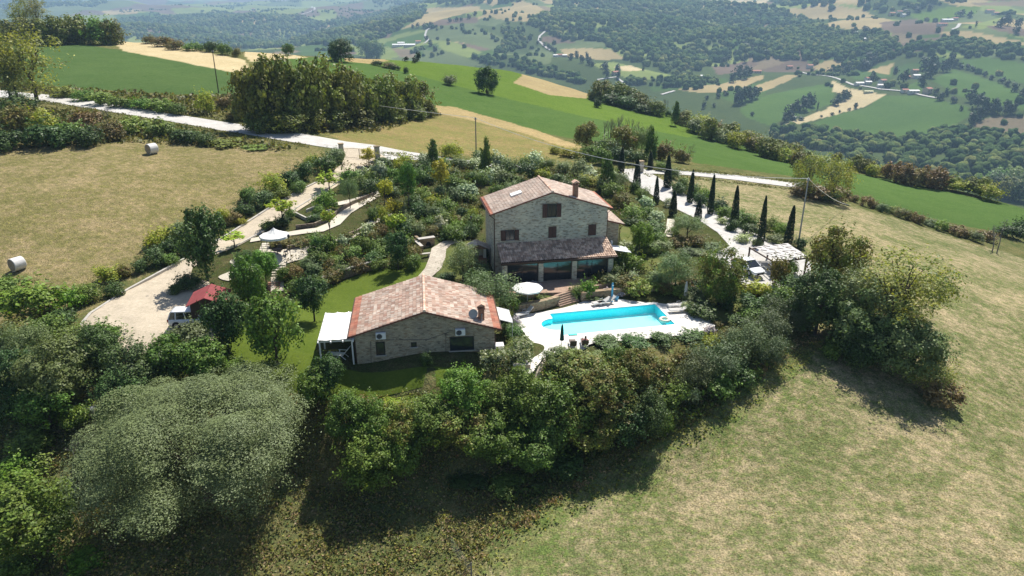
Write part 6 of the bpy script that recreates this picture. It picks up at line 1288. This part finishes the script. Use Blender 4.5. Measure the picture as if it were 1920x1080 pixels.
# ------------------------------------------------------------------ ground cover, weeds and far woods: nobody could count these
def scatter(name, polys, dens, size, cols, mat, hgt=.25, near=True, asp=1.8, seed=3, cap=90000, up=0.):
    rg = np.random.default_rng(seed); Ps = []
    for px in polys:
        W_ = np.array(gpoly(px, 3)); lo, hi = W_.min(0), W_.max(0); n = int((hi-lo).prod()*dens); n = min(n, cap*3); x = rg.uniform(lo[0], hi[0], n); y = rg.uniform(lo[1], hi[1], n); m = pip(x, y, W_); Ps.append(np.c_[x[m], y[m]])
    P = np.concatenate(Ps)[:cap]; cl = np.sin(P[:, 0]*.9+np.sin(P[:, 1]*.7)*2)*np.sin(P[:, 1]*1.1+P[:, 0]*.3); keep = rg.random(len(P)) < (.35+.65*(cl > -.1)); P = P[keep]; z = terrain(P[:, 0], P[:, 1], False) + rg.uniform(.02, hgt, len(P))*(1+.8*(cl[keep] > .3))
    Nn = rg.normal(size=(len(P), 3)); Nn[:, 2] = np.abs(Nn[:, 2])*.8 + up; Nn /= np.linalg.norm(Nn, axis=1)[:, None]
    V, F = leaf_quads(np.c_[P, z], Nn, size, asp); me = mesh_np(name, V, F); me.materials.append(M[mat]); o = link(name, me); o.color = (*cols, 1); return tag(o, kind='stuff')
SL = [(0,720),(200,760),(600,740),(900,740),(1100,760),(1300,730),(1400,720),(1300,800),(1100,905),(1000,970),(885,1045),(880,1150),(-60,1150),(-60,720)]
scatter('undergrowth', [SL], 40, .085, (.13,.155,.045), 'fo_rust', .3, cap=100000, up=.5)
scatter('slope_grass', [SL], 30, .11, (.17,.20,.065), 'fo_yellow', .18, seed=15, cap=90000, up=1.2, asp=2.6)
scatter('dry_undergrowth', [SL], 24, .08, (.30,.24,.13), 'fo_rust', .2, seed=5, cap=60000, up=.5)
scatter('garden_ground_cover', [[(640,310),(730,303),(900,312),(1180,325),(1170,420),(1150,470),(1230,500),(1290,545),(1180,552),(1090,550),(1160,500),(1160,420),(905,330),(905,440),(880,450),(800,450),(780,490),(700,500),(600,530),(545,545),(530,490),(600,455),(700,420),(640,340)]], 16, .12, (.06,.085,.025), 'fo_rust', .35, seed=6, cap=80000)
scatter('field_edge_weeds', [[(885,1080),(890,1040),(1000,955),(1100,890),(1300,785),(1400,712),(1500,648),(1545,640),(1510,690),(1400,780),(1300,840),(1180,905),(1000,1010),(940,1080)]], 26, .09, (.15,.19,.05), 'fo_yellow', .22, seed=7, cap=60000, up=.8)
scatter('tall_dry_grass', [[(885,1045),(1000,962),(1100,898),(1180,860),(1186,868),(1100,912),(1000,985),(900,1060)],[(1540,640),(1500,655),(1400,730),(1380,725),(1490,640)]], 60, .12, (.36,.27,.14), 'fo_rust', .4, seed=8, cap=40000, asp=4)
scatter('bank_plants', [[(1300,800),(1400,730),(1480,670),(1470,640),(1380,700),(1290,770),(1100,880),(960,960),(940,940),(1080,860)]], 30, .16, (.045,.085,.022), 'fo', .8, seed=9, cap=60000)
scatter('scrub_cover', [[(-60,206),(90,202),(200,220),(330,241),(420,256),(560,281),(500,283),(250,268),(-60,285)],[(-60,150),(100,164),(330,180),(440,180),(450,225),(330,215),(200,192),(80,174),(-60,164)],[(445,235),(640,225),(800,212),(830,216),(700,250),(560,250)]], 5, .3, (.10,.12,.04), 'fo_rust', .5, seed=10, cap=60000)
scatter('meadow_grass', [[(-100,420),(330,300),(640,295),(560,340),(480,385),(330,455),(240,510),(160,590),(60,650),(-100,650)]], 12, .055, (.34,.28,.14), 'fo_yellow', .05, seed=11, cap=60000, asp=3, up=1.6)
scatter('stubble_tufts', [[(1000,1080),(1200,900),(1400,800),(1550,700),(1900,700),(2100,900),(2100,1150),(1000,1150)]], 14, .045, (.30,.26,.13), 'fo_yellow', .04, seed=12, cap=60000, asp=2.5, up=1.6)
scatter('verge_weeds', [[(80,188),(200,208),(330,230),(400,242),(500,259),(580,272),(580,278),(500,266),(400,249),(330,237),(200,216),(80,195)],[(80,170),(200,187),(330,208),(420,222),(520,236),(600,250),(600,257),(520,243),(420,229),(330,215),(200,194),(80,177)],[(690,284),(760,288),(900,309),(1000,318),(1000,322),(900,315),(760,296),(700,290)],[(1205,326),(1290,331),(1370,339),(1480,353),(1480,357),(1370,344),(1290,336),(1215,332)],[(1215,315),(1290,318),(1380,325),(1500,341),(1500,346),(1380,331),(1290,324),(1215,321)]], 20, .12, (.15,.17,.06), 'fo_oak', .12, seed=16, cap=40000, up=.4)
# far trees
def lobed(n=3):
    bm = bmesh.new(); bmesh.ops.create_icosphere(bm, subdivisions=2, radius=1); ph = rng.uniform(0, 6, 6)
    for v in bm.verts: c = v.co; k = 1+.22*math.sin(4*c.x+ph[0])*math.sin(4*c.y+ph[1])+.16*math.sin(7*c.z+ph[2]+3*c.x)+rng.normal(0, .05); v.co = c*k
    V = np.array([v.co[:] for v in bm.verts]); F = np.array([[v.index for v in f.verts] for f in bm.faces]); bm.free(); return V, F
LB = [lobed() for _ in range(5)]
def woods(name, polys, spacing, size, seed, maxn=9000, extra=None, thin=1.0):
    rg = np.random.default_rng(seed); Vs = []; Fs = []; nb = 0; tot = 0
    for px in polys:
        W_ = np.array(gpoly(px, 3)); lo, hi = W_.min(0), W_.max(0); n = min(int((hi-lo).prod()/spacing**2), maxn*3); x = rg.uniform(lo[0], hi[0], n); y = rg.uniform(lo[1], hi[1], n); m = pip(x, y, W_)
        if extra is not None: m &= extra(x, y)
        x, y = x[m], y[m]; z = terrain(x, y, False)
        for i in range(len(x)):
            V, F = LB[rg.integers(5)]; s = size*rg.uniform(.55, 1.25); a = rg.uniform(0, 6.28); c_, s_ = math.cos(a), math.sin(a)
            Vs.append(np.c_[(V[:, 0]*c_-V[:, 1]*s_)*s+x[i], (V[:, 0]*s_+V[:, 1]*c_)*s+y[i], V[:, 2]*s*rg.uniform(.8, 1.2)+z[i]+s*.6]); Fs.append(F+nb); nb += len(V)
        tot += len(x)
        if tot > maxn: break
    me = mesh_np(name, np.concatenate(Vs), np.concatenate(Fs), True); me.materials.append(M['far_wood']); return tag(link(name, me), kind='stuff')
def far_wood_mat():
    m, t, b = new_mat('distant_tree_canopy'); ge = N(t, 'NewGeometry'); c = ramp(t, ge.outputs['Random Per Island'], [(0, (.04,.07,.028)), (.5, (.07,.11,.04)), (.85, (.11,.145,.05)), (1, (.16,.17,.07))])
    n_ = noise(t, ge.outputs['Position'], .45, 5, .8); c = mix(t, 1.0, c, ramp(t, n_, [(.35, (.45,.45,.45)), (.65, (1.7,1.7,1.6))]), 'MULTIPLY')
    big = noise(t, ge.outputs['Position'], .004, 3, .6); c = mix(t, 1.0, c, ramp(t, big, [(.35, (.75,.85,.8)), (.65, (1.35,1.2,1.1))]), 'MULTIPLY')
    t.links.new(c, b.inputs['Base Color']); b.inputs['Roughness'].default_value = 1; b.inputs['Specular IOR Level'].default_value = 0
    bump(t, n_, b, 1.0, 1.6); return m
M['far_wood'] = far_wood_mat()
def beyond(x, y): return np.hypot(x, y) > np.interp(np.arctan2(x, y), _ct, _cd) + 150
def clumpy(x, y): return beyond(x, y) & (np.sin(x/61+2*np.sin(y/97))*np.sin(y/73+1.5*np.sin(x/120)) + .35*np.sin(x/19)*np.sin(y/23) > .42)
W1 = [[(985,45),(1060,76),(1105,76),(1135,82),(1150,92),(1180,118),(1230,132),(1285,146),(1330,128),(1335,118),(1400,112),(1440,112),(1520,112),(1600,100),(1680,95),(1690,75),(1650,62),(1600,70),(1560,60),(1480,20),(1430,12),(1330,4),(1200,2),(1040,2),(1035,25),(1000,32),(990,44)]]
woods('central_woodland', W1, 12, 6.2, 21, 9000)
woods('lower_right_woodland', [[(1440,240),(1500,238),(1620,256),(1700,264),(1790,240),(1830,246),(1960,256),(1960,385),(1800,340),(1600,300),(1450,262)]], 9, 5.2, 22, 6000, beyond)
woods('left_valley_woodland', [[(215,36),(300,34),(420,24),(480,28),(560,30),(600,44),(640,34),(700,26),(760,10),(800,12),(790,34),(750,55),(720,70),(690,80),(640,92),(600,84),(560,86),(500,92),(430,90),(320,78),(230,72)],[(480,5),(640,4),(800,0),(800,10),(640,12),(560,10),(480,18)]], 14, 6.5, 23, 7000)
woods('right_slope_woodland', [[(1600,98),(1680,92),(1760,80),(1810,76),(1900,88),(1960,90),(1960,122),(1850,106),(1800,110),(1775,103),(1680,111),(1630,124),(1595,134),(1560,110)],[(1450,60),(1560,62),(1600,74),(1600,98),(1530,112),(1450,110)]], 11, 5.6, 24, 5000)
woods('mid_valley_woodland', [[(880,105),(960,110),(1000,118),(1100,150),(1090,158),(1000,138),(960,128),(900,118)],[(940,52),(985,60),(985,88),(950,100),(925,100),(950,75)],[(1240,150),(1340,148),(1345,156),(1270,166),(1215,160),(1160,160),(1180,150)]], 9, 5.0, 25, 3000)
woods('ridge_top_woodland', [[(0,20),(200,6),(200,2),(0,2)],[(1440,0),(1570,4),(1560,18),(1480,16)],[(1610,2),(1820,2),(1700,24),(1640,22),(1600,10)],[(700,0),(1000,0),(960,6),(860,10),(700,10)]], 24, 8, 26, 3000)
woods('hedgerow_scrub', [[(220,20),(500,2),(900,2),(1400,2),(1900,4),(1960,240),(1500,232),(1380,225),(1240,205),(1110,172),(960,128),(780,104),(640,98),(560,96),(470,88),(230,70)]], 13, 4.6, 27, 9000, clumpy)
FT = {'hd':('dark round tree',(.030,.058,.02)),'gn':('green round tree',(.05,.085,.025)),'pl':('slim dark tree',(.028,.05,.02))}
def far_row(where, px, k='hd'):
    n = len(px)
    for i, q in enumerate(sorted(px)):
        x, y, w_, h_ = q; kk = 'pl' if h_ > w_*1.8 else k; wd, colr = FT[kk]; g = hit(x, y+h_*.4); D = depth(*g); a = max(.8, w_/2/FPX*D); b = max(.8, h_/2/FPX*D)
        lab = f'{wd} {where}' if n == 1 else (f'leftmost {wd} {where}' if i == 0 else (f'rightmost {wd} {where}' if i == n-1 else f'{ORD[i]} {wd} from the left {where}'))
        r = empty('distant_tree', tuple(g), 0, lab, 'tree', 'distant trees in the valley'); t = link('trunk', TRUNKF[0], r); t.scale = (a, a, b*1.2)
        o = link('crown', TPL['far'][i % 4], r); o.location = (0, 0, b*1.05); o.scale = (a, a, b); o.rotation_euler = (0, 0, i*2.1); o.color = (*colr, 1); s = o.material_slots[0]; s.link = 'OBJECT'; s.material = M['fo_dark']
far_row('below the diagonal field', [(1380,184,22,28),(1392,180,22,28),(1404,178,20,28),(1414,176,18,22)])
far_row('above the diagonal field', [(1371,146,16,20),(1385,140,14,18),(1395,140,16,18),(1402,134,20,18),(1385,132,16,16)])
far_row('left of the big green field', [(1482,208,22,22),(1494,200,20,22),(1505,196,22,26),(1519,190,22,26),(1472,216,20,16)])
far_row('beside the pale triangular field', [(1572,184,14,16),(1580,180,16,18),(1588,178,16,16),(1566,192,18,12),(1604,199,8,10),(1532,200,4,16)])
far_row('around the slope foot houses', [(1693,146,20,24),(1732,150,22,22),(1740,136,24,26),(1752,124,26,30),(1768,124,26,28),(1734,122,24,22),(1680,134,12,16),(1636,146,14,14),(1552,136,14,14),(1582,134,14,14),(1590,132,12,18),(1620,122,24,16),(1632,112,26,22)])
far_row('along the long green slope', [(1752,172,14,12),(1774,174,10,16),(1762,182,18,14),(1785,188,16,12),(1802,204,8,10),(1820,182,22,22),(1832,192,24,28),(1846,200,26,28),(1858,200,22,26),(1870,205,22,22),(1884,206,20,22),(1896,206,18,20),(1838,212,24,26),(1826,222,22,22)])
far_row('in the hedge climbing the green slope', [(1790,120,12,14),(1800,124,14,12),(1812,126,12,10),(1824,130,12,10),(1846,140,10,10),(1860,146,12,10),(1878,152,14,12),(1890,158,16,14),(1902,166,16,16),(1914,174,18,18),(1782,112,14,22)])
far_row('along the pale strip field', [(1605,198,7,7),(1592,205,7,5),(1575,209,6,5),(1560,214,8,5),(1540,218,6,4),(1500,222,14,6),(1486,220,18,12),(1474,224,14,10),(1465,232,12,8)])
far_row('on the central valley slope', [(1138,128,14,16),(1132,124,14,12),(1139,139,10,16),(1160,130,14,14),(1158,142,10,14),(1205,130,6,8),(1100,106,8,14),(1090,112,12,14),(1104,116,12,14),(1112,120,10,10),(1070,108,12,12),(1080,104,12,14),(1038,80,10,8)])
far_row('along the lane above the middle slope', [(1020,84,8,8),(1028,88,10,10),(1034,92,10,10),(1040,96,10,10),(1008,80,6,6),(979,53,6,8),(1068,58,10,10),(1080,58,10,10),(1090,56,10,8),(1048,50,4,6)])
far_row('around the distant farm', [(783,108,14,18),(778,114,12,10),(760,112,12,7),(806,82,12,12),(815,92,12,10),(800,72,8,8),(820,73,8,6),(728,58,6,8),(712,60,8,8),(748,54,8,7),(775,50,8,8),(785,48,10,8),(795,48,12,8),(808,46,10,8),(845,38,10,8),(855,37,10,8),(866,36,10,8),(880,32,10,9),(890,26,10,8),(600,44,12,8),(598,76,12,8),(560,36,10,10),(548,32,8,8)])
far_row('by the top right fields', [(1560,52,8,10),(1575,66,18,14),(1600,62,20,14),(1620,58,20,14),(1700,24,16,10),(1720,18,16,10),(1745,14,14,10),(1800,26,18,12),(1820,28,16,12),(1872,44,20,18),(1890,40,18,20),(1905,44,18,18),(1830,46,5,10),(1905,58,14,12)])
far_row('by the woodland clearing', [(1395,84,22,12),(1412,92,14,12),(1420,94,8,10),(1382,100,14,10),(1396,110,10,16),(1358,112,20,14),(1440,100,14,12)])
far_row('in the hedge running down from the thicket', [(1410,214,8,7),(1325,184,8,8),(1345,180,12,10),(1360,176,14,10),(1318,198,10,14),(1338,198,8,8)])
# ------------------------------------------------------------------ air over the valley
hz = MB().box(-12500, 12500, -200, 14200, -190, 46).build('haze', None); hm, ht, hb_ = new_mat('valley_air'); hm.node_tree.nodes.remove(hb_)
vp = N(ht, 'VolumePrincipled'); vp.inputs['Density'].default_value = HAZE; vp.inputs['Color'].default_value = (.50, .74, 1, 1); vp.inputs['Anisotropy'].default_value = .2
ht.links.new(vp.outputs[0], ht.nodes['Material Output'].inputs['Volume']); hz.data.materials.append(hm); tag(hz, kind='stuff')
print('plants', NPL[0])
